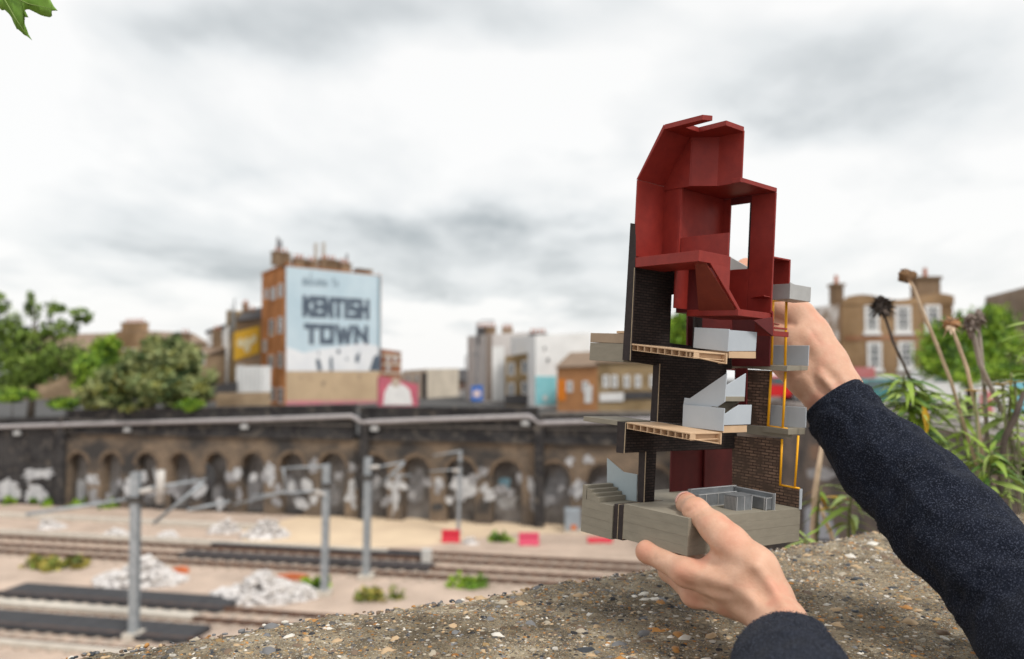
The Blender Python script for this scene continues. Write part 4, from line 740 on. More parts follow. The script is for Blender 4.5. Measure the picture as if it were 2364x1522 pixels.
# --- first floor
slab('wall_beam', 'a', 79, [(1445, 978), (1702, 1000), (1699, 1036), (1441, 1046)], 8.5, dark)
slab('beam_end', 'b', -.2, [(1425, 973), (1443.5, 975), (1440, 1047), (1422, 1045)], 1.0, darkp)
slab('card_edge', 'b', -.6, [(1443.2, 975.5), (1444.6, 975.5), (1440.8, 1047), (1439.4, 1047)], .8, edge)
mprism('floor_slab', [(89.5, 0, 101.4), (136, 0, 101.2), (136, 46, 101.2), (89.5, 46, 101.2)], (0, 0, 4.6), conm)
def tray(n0, c_l, c_r, blen, cb, prefix):
    # deck, nine joist cells on the left face and a deepening beam on the right face
    mprism('timber_deck', [(77.6, 0, c_l-1.2), (2.5, 0, c_r-1.2), (2.5, blen, c_r-1.2), (77.6, blen, c_l-1.2)], (0, 0, 1.3), woodm)
    mprism('timber_board', [(77.6, 1.0, c_l-6.2), (2.7, 1.0, c_r-6.2), (2.7, blen-2, c_r-6.2), (77.6, blen-2, c_l-6.2)], (0, 0, .7), woodm)
    mprism('timber_back', [(77.4, 7.5, c_l-6), (3.2, 7.5, c_r-6), (3.2, 7.5, c_r-1.3), (77.4, 7.5, c_l-1.3)], (0, .8, 0), woodm)
    for k in range(10):
        a = 77.2-k*8.2; f = (77.6-a)/75.1; c = c_l+(c_r-c_l)*f
        mprism('joist', [(a, .3, c-6.3), (a-.9, .3, c-6.3), (a-.9, .3, c-1.25), (a, .3, c-1.25)], (0, 7, 0), woodm)
    mprism('timber_beam', [(2.3, 0, c_r-5.2), (2.3, blen, cb), (2.3, blen, cb+1.0), (2.3, 0, c_r-4.4)], (1.5, 0, 0), woodm)
    mprism('timber_web', [(6.5, .4, c_r-5), (6.5, blen-.4, cb+.4), (6.5, blen-.4, c_r-1.3), (6.5, .4, c_r-1.3)], (1.2, 0, 0), woodm)
    mprism('timber_edge', [(1.0, blen-1.8, cb), (1.0, blen, cb), (1.0, blen, c_r+.1), (1.0, blen-1.8, c_r+.1)], (9, 0, 0), woodm)
tray(0, 105.6, 103.4, 41.5, 93.0, '')
slab('timber_step', 'a', 4, [(1669, 983), (1724.5, 982), (1724.5, 998), (1669, 1000)], 40, woodm)
slab('stair_panel', 'b', 40.2, [(1577, 934), (1672.5, 943), (1669, 996), (1575, 985)], 1.2, greym)
slab('stair_panel', 'b', 43.5, [(1580, 918.5), (1592, 920), (1677.5, 861.5), (1673, 928), (1654, 941), (1577, 936)], 1.2, greym)
slab('stair_panel', 'a', 5, [(1677, 890), (1722.5, 862), (1719.5, 918), (1674.5, 916)], 1.0, greym)
slab('stair_landing', 'a', 3, [(1674, 916), (1719, 916), (1719, 927), (1672, 927)], 14, conm)
slab('stair_soffit', 'a', 9, [(1671, 928), (1709, 928), (1672, 957), (1654, 941)], 6, mat('soffit_olive_shade', (.11, .095, .07)))  # shade under the landing painted in as a darker olive
slab('stair_panel', 'a', 3.4, [(1706, 935), (1736, 935), (1733, 980), (1671, 982), (1672.5, 957)], 1.0, greym)
slab('brick_wall', 'b', 166, [(1722, 853), (1780, 856), (1772, 984), (1718, 981)], 2.4, brk)
slab('dark_wall', 'a', 79, [(1523, 838), (1678, 848), (1676, 985), (1517, 974)], 8.5, dark)
slab('wall_end', 'b', 38, [(1508.5, 841), (1522, 840), (1516, 974), (1500.5, 972)], 1.0, darkp)
slab('card_edge', 'b', 37, [(1522, 840), (1523.4, 840), (1517.4, 974), (1516, 974)], .8, edge)
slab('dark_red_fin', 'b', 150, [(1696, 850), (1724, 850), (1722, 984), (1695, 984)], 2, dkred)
slab('balcony_slab', 'b', 164.4, [(1722, 982), (1818, 989), (1818, 1012), (1722, 1001)], 8, conm)
slab('balcony_slab', 'a', 12, [(1820, 991), (1859.5, 988.5), (1859, 1003), (1820, 1004)], 30, conm)
slab('balcony_panel', 'b', 177, [(1778, 935), (1861, 941), (1860, 988), (1778, 984)], 1.0, greym)
rod_('yellow_rod', [(1780.5, 857), (1773, 984)], 'b', 163.5, 1.1); rod_('yellow_rod', [(1813.5, 858), (1807, 987)], 'b', 163.5, 1.1); rod_('yellow_rod', [(1772, 983.5), (1818, 990)], 'b', 163.6, .8)
# --- second floor
tray(1, 178.8, 173.6, 44.5, 164.2, '')
slab('dark_wall', 'a', 79, [(1466, 600), (1563, 622), (1561, 679), (1551, 681), (1546.5, 792), (1690, 812), (1690, 853), (1508, 843), (1455, 834)], 3.4, dark)
slab('wall_end', 'b', -.2, [(1455, 515), (1466, 517), (1466, 640), (1462.5, 700), (1456, 833), (1436.5, 831)], 1.4, darkp)
mbox('wall_back', 82.6, 86.3, 1, 54, 165, 291, darkp)
slab('card_edge', 'b', -.6, [(1463.6, 618), (1464.8, 618), (1455, 833), (1453.4, 833)], .8, edge)
mprism('balcony_block', [(87.6, 2, 161.2), (134, 2, 161.4), (134, 48, 161.4), (87.6, 48, 161.2)], (0, 0, 17.4), conm); mprism('balcony_block', [(87.6, 2, 178.9), (134, 2, 179.2), (134, 48, 179.2), (87.6, 48, 178.9)], (0, 0, 9.2), mat('tan_card', (.36, .27, .19), (.32, .24, .17), scale=60)); mbox('timber_block', 87.4, 98, 1.6, 30, 188.3, 190.6, woodm)
slab('floor_panel', 'b', 44.9, [(1603, 756), (1683.5, 760), (1680, 812), (1600, 803)], 1.2, greym)
slab('floor_panel', 'a', 7, [(1684, 762), (1748, 767), (1745, 811), (1681, 811)], 1.2, greym)
slab('timber_step', 'a', 7.5, [(1683, 811.5), (1745, 812), (1745, 828), (1683, 827)], 40, woodm)
slab('red_fin', 'a', 88, [(1588, 722), (1607, 722), (1601, 806), (1587, 806)], 2, dkred)
slab('dark_post', 'a', 80, [(1606, 722), (1622, 722), (1620, 812), (1603, 810)], 3, darkp)
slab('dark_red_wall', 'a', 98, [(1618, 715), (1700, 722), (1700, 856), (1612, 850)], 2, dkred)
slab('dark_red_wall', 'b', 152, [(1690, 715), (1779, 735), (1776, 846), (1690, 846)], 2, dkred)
slab('balcony_slab', 'b', 164.4, [(1634, 847.5), (1717, 840), (1817, 844.5), (1813, 856), (1717, 851), (1640, 851)], 8, conm)
slab('balcony_slab', 'a', 12, [(1818, 845), (1866, 845.5), (1865, 855), (1816, 857)], 30, conm)
slab('balcony_panel', 'b', 177, [(1783, 797), (1867.5, 798), (1865.5, 845), (1782, 842)], 1.0, greym)
rod_('yellow_rod', [(1785, 693), (1781, 843)], 'b', 163.5, 1.15); rod_('yellow_rod', [(1815.5, 693), (1812.5, 846)], 'b', 163.5, 1.15); rod_('yellow_rod', [(1783, 695), (1834, 692)], 'b', 160, .9)
# --- red upper house
slab('red_floor', 'b', 0, [(1465, 595), (1614.5, 577.5), (1612.5, 603), (1463, 617.5)], 41, redm)
slab('stair_stringer', 'a', 2.2, [(1615.5, 577.5), (1687, 593), (1684, 668), (1711, 717), (1704, 717), (1639, 606), (1613.5, 602.5)], 2, redm)
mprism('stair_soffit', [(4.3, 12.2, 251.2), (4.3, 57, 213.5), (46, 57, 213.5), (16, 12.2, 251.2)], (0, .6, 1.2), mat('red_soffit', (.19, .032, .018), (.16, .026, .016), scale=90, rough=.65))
slab('red_box', 'b', 57.5, [(1562, 622), (1606, 607), (1616, 718), (1560, 722.5)], 30, dkred)
mbox('red_platform', 1, 60, 57, 107.5, 208.6, 214.6, redm)
slab('red_bracket', 'a', -.4, [(1740, 740), (1784.5, 732), (1787, 775), (1783, 776)], 1.6, dkred)
slab('red_flange', 'a', -.5, [(1783, 717), (1786, 720), (1787.5, 776), (1785, 776)], 20, redm)
for k, (y0, y1, x1) in enumerate(((746, 750, 1800), (755, 761, 1818), (764, 778, 1821))): slab('red_step', 'a', 8-k*3.5, [(1787.5, y0), (x1, y0+3), (x1-.5, y1+1), (1787.5, y1-2)], 3.2, redm)
# left wall, recess and attic
mbox('red_wall', 78.2, 80, .2, 39, 260.9, 333, redm)
mbox('red_wall', 59, 79, 38, 39.6, 261, 345, redm)
mbox('red_post', 57.5, 60, 38.2, 41.4, 261, 329.2, redm)
mbox('red_wall', 60.2, 62, 39, 107, 215, 331, redm)
mbox('red_parapet', 2.4, 57, 40.2, 41.8, 256.2, 281.8, redm)
mprism('red_ceiling', [(0, 53.8, 329.4), (27, 53.8, 329.4), (46, 38.8, 329.4), (60, 40, 329.4), (60, 107, 329.4), (0, 107, 329.4)], (0, 0, 4), redm)
mprism('attic_wall', [(0, 52, 329), (28.5, 52, 329), (28.5, 52, 376.5), (0, 52, 376.5)], (0, 1.7, 0), redm)
mprism('attic_wall', [(26.6, 52.2, 329.2), (47, 36.2, 329.2), (47, 36.2, 376.3), (26.6, 52.2, 376.3)], (1.2, 1.3, 0), redm)
mprism('attic_wall', [(45.6, 36.9, 329), (80, 36.9, 329), (79, 36.9, 334), (50, 36.9, 378), (45.6, 36.9, 376)], (0, 1.6, 0), redm)
mprism('pitched_roof', [(78.4, 0, 333.2), (80.4, 0, 333.6), (49.6, 0, 380), (48.2, 0, 376)], (0, 38, 0), redm)
mprism('flat_roof', [(48.2, 0, 375.2), (5, 0, 375.2), (.4, 8, 375.2), (31, 9, 375.2), (31, 27, 375.2), (0, 26.5, 375.2), (0, 52.6, 375.2), (48.2, 52.6, 375.2)], (0, 0, 4.6), redm)
mbox('roof_ledge', 0, 10, 50.6, 54.6, 329, 333.2, redm)
# right wall with its tall window
mbox('red_wall', 0, 26.5, 105.2, 107.2, 214.8, 329.2, redm); mbox('red_wall', 26.7, 51, 105.2, 107.2, 214.8, 258, redm); mbox('red_wall', 51.2, 61, 105.2, 107.2, 214.8, 329.2, redm); mbox('window_head', 26.7, 51, 105.3, 107.2, 322.5, 329.2, dkred); mbox('window_jamb', 26.6, 30, 107.4, 112, 258, 326, darkp)
slab('shelf', 'c', 229, [(1713, 692.5), (1763, 684), (1779, 687.5), (1775, 692)], .8, redm)
slab('red_side_box', 'a', 1, [(1787, 592), (1826, 599.5), (1825, 603), (1787, 596)], 22, redm); slab('red_side_box', 'a', 1, [(1823, 602), (1826, 602), (1824, 656), (1821, 656)], 22, redm); slab('red_side_box', 'a', 20, [(1786, 592), (1826, 600), (1824, 656), (1785, 657)], 2, dkred)
slab('zinc_canopy', 'b', 134, [(1784, 657), (1824.5, 655), (1823, 690), (1783, 692.5)], 36, zinc)
slab('zinc_canopy', 'a', -.4, [(1825, 652), (1870.5, 674), (1870.5, 697), (1823.5, 690)], 24, zinc)
slab('zinc_gable', 'b', 140, [(1680, 590), (1740, 625), (1740, 634), (1680, 634)], 1.5, zinc)
# ================================================================== PERSON: two arms reaching in from the right
def surface(prims, h, k, extra=None):
    """skin over tapered bones: smooth union of round cones, meshed with surface nets"""
    P = np.array([[*p[0], *p[2]] for p in prims]); R_ = np.array([[p[1], p[3]] for p in prims])
    pts = np.concatenate([P[:, :3], P[:, 3:]]); rm = R_.max(); lo = pts.min(0)-rm-.006; hi = pts.max(0)+rm+.006
    n = np.ceil((hi-lo)/h).astype(int)+1
    ax = [lo[i]+np.arange(n[i])*h for i in range(3)]; X = np.stack(np.meshgrid(*ax, indexing='ij'), -1)
    D = None
    for p, r in zip(P, R_):
        a, b = p[:3], p[3:]; ba = b-a; t = np.clip(((X-a)@ba)/(ba@ba), 0, 1); d = np.linalg.norm(X-a-t[..., None]*ba, axis=-1)-(r[0]+(r[1]-r[0])*t)
        if D is None: D = d
        else: hh = np.clip(.5+.5*(D-d)/k, 0, 1); D = D*(1-hh)+d*hh-k*hh*(1-hh)
    for a, b, r, dep in (extra or []):                       # creases: shallow grooves
        a = np.array(a); b = np.array(b); ba = b-a; t = np.clip(((X-a)@ba)/(ba@ba), 0, 1); d = np.linalg.norm(X-a-t[..., None]*ba, axis=-1); D = D+dep*np.exp(-(d/r)**2)
    ins_ = D < 0; s = [slice(0, -1), slice(1, None)]
    acc = np.zeros((*(n-1), 3)); cn = np.zeros(tuple(n-1))
    corner = [(i, j, l) for i in (0, 1) for j in (0, 1) for l in (0, 1)]
    for ci in corner:
        for axi in range(3):
            if ci[axi]: continue
            cj = list(ci); cj[axi] = 1
            A = D[s[ci[0]], s[ci[1]], s[ci[2]]]; Bq = D[s[cj[0]], s[cj[1]], s[cj[2]]]; m = (A < 0) != (Bq < 0)
            t = np.where(m, A/(A-Bq+1e-12), 0); c = np.zeros((*(n-1), 3)); c[:] = ci; c[..., axi] = t; acc += c*m[..., None]; cn += m
    act = cn > 0; idx = -np.ones(tuple(n-1), int); idx[act] = np.arange(act.sum())
    base = np.stack(np.meshgrid(*[np.arange(q-1) for q in n], indexing='ij'), -1)
    verts = lo+(base[act]+acc[act]/cn[act][:, None])*h; faces = []
    for axi in range(3):
        sl0 = [slice(1, -1)]*3; sl1 = [slice(1, -1)]*3; sl0[axi] = slice(0, -1); sl1[axi] = slice(1, None)
        A = ins_[tuple(sl0)]; Bq = ins_[tuple(sl1)]; o1, o2 = [q for q in range(3) if q != axi]
        for flip, mk in ((0, A & ~Bq), (1, ~A & Bq)):
            w = np.argwhere(mk)
            if not len(w): continue
            c = w.copy(); c[:, o1] += 1; c[:, o2] += 1
            def gi(d1, d2): q = c.copy(); q[:, o1] += d1; q[:, o2] += d2; return idx[q[:, 0], q[:, 1], q[:, 2]]
            f = np.stack([gi(-1, -1), gi(0, -1), gi(0, 0), gi(-1, 0)], 1); f = f[:, ::-1] if (flip ^ (axi == 1)) else f; faces.append(f)
    faces = np.concatenate(faces); faces = faces[(faces >= 0).all(1)]
    me = bpy.data.meshes.new('skin'); me.from_pydata(verts.tolist(), [], faces.tolist()); return me
skin = mat('skin', (.66, .41, .29), (.56, .315, .21), scale=70, rough=.56, bump=.4, bscale=420, sss=.07, spec=.3, lo=.28, hi=.72, c3=(.60, .30, .205), s3=30, f3=.55)
def blush(m, spots):
    """redder skin round knuckles and finger tips: (point, radius)"""
    nt = m.node_tree; L = nt.links; b = nt.nodes['Principled BSDF']; t = nt.nodes.new('ShaderNodeTexCoord'); src = b.inputs['Base Color'].links[0].from_socket
    for p, r, f in spots:
        d = nt.nodes.new('ShaderNodeVectorMath'); d.operation = 'DISTANCE'; L.new(t.outputs['Object'], d.inputs[0]); d.inputs[1].default_value = p
        q = nt.nodes.new('ShaderNodeMapRange'); q.interpolation_type = 'SMOOTHSTEP'; L.new(d.outputs['Value'], q.inputs[0]); q.inputs[1].default_value = 0; q.inputs[2].default_value = r; q.inputs[3].default_value = f; q.inputs[4].default_value = 0
        mx = nt.nodes.new('ShaderNodeMix'); mx.data_type = 'RGBA'; L.new(q.outputs[0], mx.inputs[0]); L.new(src, mx.inputs[6]); mx.inputs[7].default_value = (.58, .20, .13, 1); src = mx.outputs[2]
    L.new(src, b.inputs['Base Color'])
blush(skin, [(atd(1580, 1150, .735), .016, .6), (atd(1606, 1172, .69), .014, .35), (atd(1576, 1330, .665), .020, .4), (atd(1492, 1272, .71), .018, .5), (atd(1600, 1385, .68), .018, .4), (atd(1690, 1245, .65), .022, .28), (atd(1800, 735, .86), .022, .35), (atd(1722, 615, .87), .016, .6), (atd(1885, 735, .85), .02, .2)])
wool = mat('navy_wool', (.011, .014, .024), (.006, .008, .014), scale=60, rough=.95, bump=1.0, bscale=1000, sheen=.04, spec=.05, c3=(.045, .052, .075), s3=760, f3=.53)
person = thing('person', 'person in a dark navy wool coat, two arms reaching in to hold the model', 'person', atd(2500, 1800, .6))
def bn(*q): return [(np.array(atd(*q[i][:3])), q[i][3]*.001, np.array(atd(*q[i+1][:3])), q[i+1][3]*.001) for i in range(len(q)-1)]
lh = bn((1835, 1490, .58, 20), (1800, 1440, .615, 19.5), (1757, 1392, .64, 20))          # wrist
lh += bn((1812, 1448, .625, 18), (1770, 1400, .655, 19))
lh += bn((1762, 1385, .638, 19), (1680, 1350, .655, 16), (1584, 1322, .675, 11), (1494, 1274, .716, 8.6), (1520, 1255, .765, 7.6), (1565, 1260, .79, 6.6))   # index, curling under the base
lh += bn((1768, 1400, .642, 18), (1690, 1380, .665, 14.5), (1604, 1371, .69, 10.6), (1545, 1318, .735, 8.8), (1580, 1290, .775, 7.6), (1610, 1288, .80, 6.6))
lh += bn((1770, 1405, .65, 17), (1700, 1390, .68, 13), (1640, 1378, .715, 10), (1590, 1325, .755, 8.4), (1620, 1300, .795, 7.2))
lh += bn((1772, 1405, .66, 15), (1715, 1388, .695, 12), (1675, 1372, .735, 9.2), (1640, 1330, .77, 7.6), (1665, 1305, .80, 6.6))
lh += bn((1770, 1375, .638, 19), (1738, 1318, .645, 19.5), (1683, 1254, .663, 14.5), (1650, 1218, .675, 11.6), (1606, 1179, .694, 9.9), (1586, 1163, .722, 8.4), (1577, 1157, .742, 6.6))   # thumb on the base
lh += bn((1720, 1330, .65, 17), (1655, 1303, .668, 11.5))                                  # web
from mathutils.bvhtree import BVHTree
def hand(prims, h, k, lines):
    """two passes: find the skin, then press creases (dep > 0) and raise tendons (dep < 0) along lines on it"""
    m0 = surface(prims, h*1.6, k); bv = BVHTree.FromPolygons([v.co.copy() for v in m0.vertices], [tuple(p.vertices) for p in m0.polygons]); ex = []
    for pts, r, dep in lines:
        hit = [bv.ray_cast(E0, ray(x, y).normalized())[0] for x, y in pts]; hit = [q for q in hit if q]
        for a, b in zip(hit, hit[1:]): ex.append((a, b, r*.001, dep*.001/max(1, (len(hit)-1)*.7)))
    bpy.data.meshes.remove(m0)
    return surface(prims, h, k, ex)
lines = [([(1586, 1183), (1604, 1172), (1620, 1165)], 1.6, 3.0), ([(1594, 1191), (1612, 1180), (1628, 1173)], 1.4, 2.2), ([(1602, 1199), (1620, 1188)], 1.3, 1.0), ([(1576, 1168), (1590, 1158), (1600, 1152)], 1.2, .6),
         ([(1634, 1270), (1651, 1289), (1690, 1302)], 6, 2.6), ([(1570, 1343), (1595, 1357), (1640, 1364), (1680, 1372)], 4.5, 4.2), ([(1592, 1382), (1612, 1392), (1640, 1398)], 3.5, 3.0),
         ([(1705, 1305), (1735, 1335), (1760, 1372), (1778, 1405)], 7, 4.0), ([(1748, 1310), (1785, 1360), (1812, 1400)], 4.5, -2.2), ([(1600, 1320), (1670, 1345), (1740, 1385)], 5, -2.4), ([(1515, 1292), (1530, 1285)], 2, .8), ([(1508, 1290), (1512, 1278)], 1.8, .8), ([(1640, 1385), (1700, 1400), (1760, 1425)], 5, 2.2)]
o = obj('hand', hand(lh, .0015, .008, lines), skin, person, smooth=True, recalc=True); o['label'] = 'near hand under the model base with its thumb on top'
sm = o.modifiers.new('smooth', 'SMOOTH'); sm.factor = .5; sm.iterations = 4
# thumb nail: curved plate on the outer side of the thumb tip
tp0, tp1 = atd(1588, 1165, .717), atd(1572, 1152, .744); tdir = (tp1-tp0).normalized(); nout = (atd(1566, 1156, .712)-atd(1577, 1157, .735)); nout = (nout-tdir*nout.dot(tdir)).normalized(); nout = (nout+(UP-tdir*UP.dot(tdir)).normalized()*.75).normalized(); sid = tdir.cross(nout)
bvh = BVHTree.FromPolygons([v.co.copy() for v in o.data.vertices], [tuple(p.vertices) for p in o.data.polygons])
tocam = (E0-tp0).normalized(); nout = tocam*.55+V((-1, 0, 0))*.55+UP*.75; nout = (nout-tdir*nout.dot(tdir)).normalized(); sid = tdir.cross(nout)
g = G(); vv = []
for i in range(9):
    for j in range(9):
        u_ = -1+2*i/8; w_ = j/8; a = u_*.80; le = .0125*w_*(1-.16*u_*u_*(1 if w_ > .5 else .4))-.0035
        dv = nout*math.cos(a)+sid*math.sin(a); st_ = tp0+tdir*(.006+le)+dv*.03; hit = bvh.ray_cast(st_, -dv)
        vv.append((hit[0] if hit[0] else st_-dv*.022)+dv*(.0002+.0005*math.cos(u_*1.4)))
g.add(vv, [(i*9+j, i*9+j+1, (i+1)*9+j+1, (i+1)*9+j) for i in range(8) for j in range(8)])
nl_ = obj('thumb_nail', g, mat('nail', (.66, .38, .31), (.6, .33, .27), scale=80, rough=.28, spec=.5), o, smooth=True)
so = nl_.modifiers.new('solid', 'SOLIDIFY'); so.thickness = .0006; so.offset = 0
rh = bn((2010, 1030, .80, 25), (1950, 945, .825, 23), (1900, 868, .845, 24), (1850, 800, .86, 27))
rh += bn((1985, 985, .80, 20), (1942, 900, .835, 20), (1905, 840, .85, 22), (1868, 770, .862, 21))
rh += bn((1985, 1000, .82, 20), (1905, 920, .838, 19), (1862, 872, .85, 20), (1822, 830, .865, 22))
rh += bn((1850, 800, .862, 27), (1815, 775, .88, 24), (1775, 740, .90, 18))
rh += bn((1868, 775, .862, 20), (1846, 728, .865, 14.5), (1800, 712, .872, 12), (1760, 704, .885, 10), (1735, 706, .895, 8))           # thumb
rh += bn((1835, 760, .885, 18), (1800, 690, .905, 11), (1755, 640, .90, 9.5), (1722, 618, .875, 8.5), (1700, 625, .862, 7))
rh += bn((1820, 780, .895, 17), (1775, 705, .925, 10.5), (1720, 660, .92, 9), (1690, 650, .90, 7.5))
rh += bn((1810, 800, .90, 16), (1760, 740, .935, 10), (1705, 710, .925, 8.6), (1680, 705, .905, 7.2))
rh += bn((1805, 825, .895, 15), (1760, 780, .93, 9), (1715, 755, .92, 7.6), (1695, 752, .90, 6.6))
lines = [([(1789, 733), (1809, 745), (1832, 749)], 2.8, 4.5), ([(1862, 846), (1880, 856), (1898, 866)], 2.2, 2.0), ([(1890, 862), (1908, 884), (1928, 908)], 4, -3.0), ([(1872, 866), (1892, 892), (1915, 920)], 4.5, 4.0), ([(1905, 850), (1925, 872), (1945, 895)], 4, 2.4), ([(1850, 790), (1862, 820), (1880, 845)], 7, 3.0), ([(1870, 760), (1890, 790)], 2, 1.0), ([(1838, 868), (1856, 858)], 2, 1.4)]
o = obj('hand', hand(rh, .0017, .009, lines), skin, person, smooth=True, recalc=True); o['label'] = 'far hand gripping the back of the model'
sm = o.modifiers.new('smooth', 'SMOOTH'); sm.factor = .5; sm.iterations = 4
def sleeve(path, seed, label, shear=None, folds=1.5):
    """path: (px, py, d, half width px); open cuff with a turned-in hem"""
    C_ = [atd(*p[:3]) for p in path]; R0 = [p[3]*p[2]/F for p in path]; K = 34+12*len(path); seg = 96
    tt = np.linspace(0, len(path)-1, K); ctr = []; rad = []
    for t in tt:
        i = min(int(t), len(path)-2); f = t-i; p0, p1, p2, p3 = C_[max(i-1, 0)], C_[i], C_[i+1], C_[min(i+2, len(path)-1)]
        ctr.append(.5*((2*p1)+(p2-p0)*f+(2*p0-5*p1+4*p2-p3)*f*f+(3*p1-p0-3*p2+p3)*f**3)); q = (R0[max(i-1, 0)], R0[i], R0[i+1], R0[min(i+2, len(path)-1)])
        rad.append(.5*(2*q[1]+(q[2]-q[0])*f+(2*q[0]-5*q[1]+4*q[2]-q[3])*f*f+(3*q[1]-q[0]-3*q[2]+q[3])*f**3))
    g = G(); vv = []; rings = [(ctr[0], rad[0]*.80, 0, .030), (ctr[0], rad[0]*.86, 0, .008), (ctr[0], rad[0]*.90, 0, .0), (ctr[0], rad[0]*.96, 0, -.0012)]
    t0 = (ctr[1]-ctr[0]).normalized(); ref = (E0-ctr[0]).normalized()
    def ring(c, r, t, shift, disp, i):
        a = (ref-t*ref.dot(t)).normalized(); b = t.cross(a)
        for k in range(seg):
            th = 2*math.pi*k/seg; dv = a*math.cos(th)*.88+b*math.sin(th); p = c+dv*r+t*shift
            if shear: p = p+t*dv.dot(shear)*max(0, 1-i/45)
            if disp:
                q = V((math.cos(th)*1.5, math.sin(th)*1.5, i*.05))+V((seed*7, 0, 0)); w = min(1, i/12)
                f = noise.noise(V((q.x*.9, q.y*.9, i*.075+th*.35+seed)))*.085+noise.noise(V((q.x*2.2, q.y*2.2, i*.16+seed*3)))*.035
                f += .05*w*(1-abs(noise.noise(V((math.cos(th)*.8+i*.06, math.sin(th)*.8, i*.11+seed)))*2.2))*.6
                p = p+dv*r*f*w*folds+dv*r*noise.noise(p*240)*.006
            vv.append(p)
    for c, r, _, sh in rings: ring(c, r, t0, sh, False, 0)
    for i in range(K):
        t = (ctr[min(i+1, K-1)]-ctr[max(i-1, 0)]).normalized(); ring(ctr[i], rad[i], t, 0, True, i)
    nr_ = len(vv)//seg; g.add(vv, [tuple((nr_-1)*seg+k for k in range(seg))]+ [(i*seg+k, i*seg+(k+1) % seg, (i+1)*seg+(k+1) % seg, (i+1)*seg+k) for i in range(nr_-1) for k in range(seg)])
    o = obj('sleeve', g, wool, person, smooth=True); o['label'] = label
    rr = random.Random(seed); fz = G(); ps = o.data.polygons; vs3 = o.data.vertices; first = 4*seg; NF = len(ps)
    for q in range(11000):                                      # loose wool fibres standing off the cloth
        p_ = ps[rr.randrange(first, int(NF*.97))]; c = p_.center; n_ = p_.normal; a = (n_.orthogonal().normalized()); a.rotate(Matrix.Rotation(rr.uniform(0, 6.283), 3, n_)); b = n_.cross(a)
        c = c+a*rr.uniform(-.0015, .0015)+b*rr.uniform(-.0015, .0015); L = rr.uniform(.0012, .0034); d1 = (n_*rr.uniform(.15, .8)+a*rr.uniform(.3, 1)).normalized()
        w_ = b*.00011; fz.add([c-w_, c+w_, c+d1*L*.6+w_*.6, c+d1*L-n_*L*.2], [(0, 1, 2, 3)])
    obj('wool_fuzz', fz, mat('wool_fibre', (.06, .067, .09), (.03, .034, .05), scale=900, rough=.9), o, recalc=False, kind='stuff')
    return o
sleeve([(1922, 921, .822, 73), (1952, 958, .812, 80), (2010, 1035, .79, 96), (2092, 1112, .765, 113), (2180, 1205, .73, 120), (2275, 1308, .69, 124), (2368, 1420, .65, 128), (2530, 1605, .57, 165), (2760, 1840, .50, 255), (3150, 2120, .44, 330)], 3, 'dark navy wool sleeve of the raised arm at right')
sleeve([(1824, 1462, .602, 78), (1818, 1505, .565, 108), (1822, 1565, .525, 136), (1850, 1650, .475, 160), (1915, 1760, .43, 190), (2110, 1930, .385, 235), (2450, 2080, .36, 290)], 5, 'dark navy wool cuff at the bottom edge', shear=UP*.026-V((.012, 0, 0)), folds=.6)
# ================================================================== PLANTS BEHIND THE PARAPET
bank = G(); NX, NY = 26, 18; vv = []
for i in range(NX):
    for j in range(NY):
        x = -1.5+i*.45; f = j/(NY-1); y0 = pA.y+ED.y/ED.x*(x-pA.x)+.10; y = y0+f*6.5
        z = EYE-1.55-f*2.2-max(0, .6-x)*1.6+noise.noise(V((x, y, 0))*.9)*.12; vv.append(V((x, y, z)))
bank.add(vv, [(i*NY+j, i*NY+j+1, (i+1)*NY+j+1, (i+1)*NY+j) for i in range(NX-1) for j in range(NY-1)])
for i in range(NX): bank.v.append((vv[i*NY+NY-1].x, vv[i*NY+NY-1].y+3.5, 0)); 
nb0 = len(vv); bank.f += [(i*NY+NY-1, nb0+i, nb0+i+1, (i+1)*NY+NY-1) for i in range(NX-1)]; bank.m += [0]*(NX-1)
struct(obj('planted_bank', bank, mat('soil', (.10, .08, .06), (.06, .05, .04), scale=3, rough=.95, bump=.5, bscale=25), smooth=True))
def bankz(x, y): 
    y0 = pA.y+ED.y/ED.x*(x-pA.x)+.10; f = max(0, min(1, (y-y0)/6.5)); return EYE-1.55-f*2.2-max(0, .6-x)*1.6
def rootpt(p): return V((p.x+.05, p.y, bankz(p.x+.05, p.y)-.05))
def leafmesh(L, Wd, bend, m, seed, fold=.25):
    g = G(); K = 9; vv = []
    for k in range(K+1):
        t = k/K; w = Wd/2*math.sin(math.pi*min(1, t*1.02)**.8)**.9*(1-.15*t)+.0004; x = t*L; z = -bend*L*t*t; wv = .04*L*math.sin(t*9+seed)*.3
        vv += [V((x, -w, z+w*fold+wv*.4)), V((x, 0, z)), V((x, w, z+w*fold-wv*.4))]
    g.add(vv, [q for k in range(K) for q in ((3*k, 3*k+1, 3*k+4, 3*k+3), (3*k+1, 3*k+2, 3*k+5, 3*k+4))])
    me = g.mesh('leaf'); me.materials.append(m); me.polygons.foreach_set('use_smooth', [True]*len(me.polygons)); return me
def leafm(name, c, c2):
    m = mat(name, c, c2, scale=18, rough=.5, spec=.35); b = m.node_tree.nodes['Principled BSDF']; b.inputs['Transmission Weight'].default_value = 0
    return m
lm = [leafm('plant_green', (.25, .36, .045), (.18, .28, .035)), leafm('plant_pale', (.34, .44, .11), (.26, .36, .085)), leafm('plant_deep', (.11, .21, .04), (.07, .15, .03)), leafm('plant_yellow', (.60, .36, .02), (.5, .28, .02))]
LM = {}
def getleaf(sz, k, mi):
    key = (sz, k, mi)
    if key not in LM: LM[key] = leafmesh(.068*sz, .0115*sz, .25+.2*k, lm[mi], k+mi)
    return LM[key]
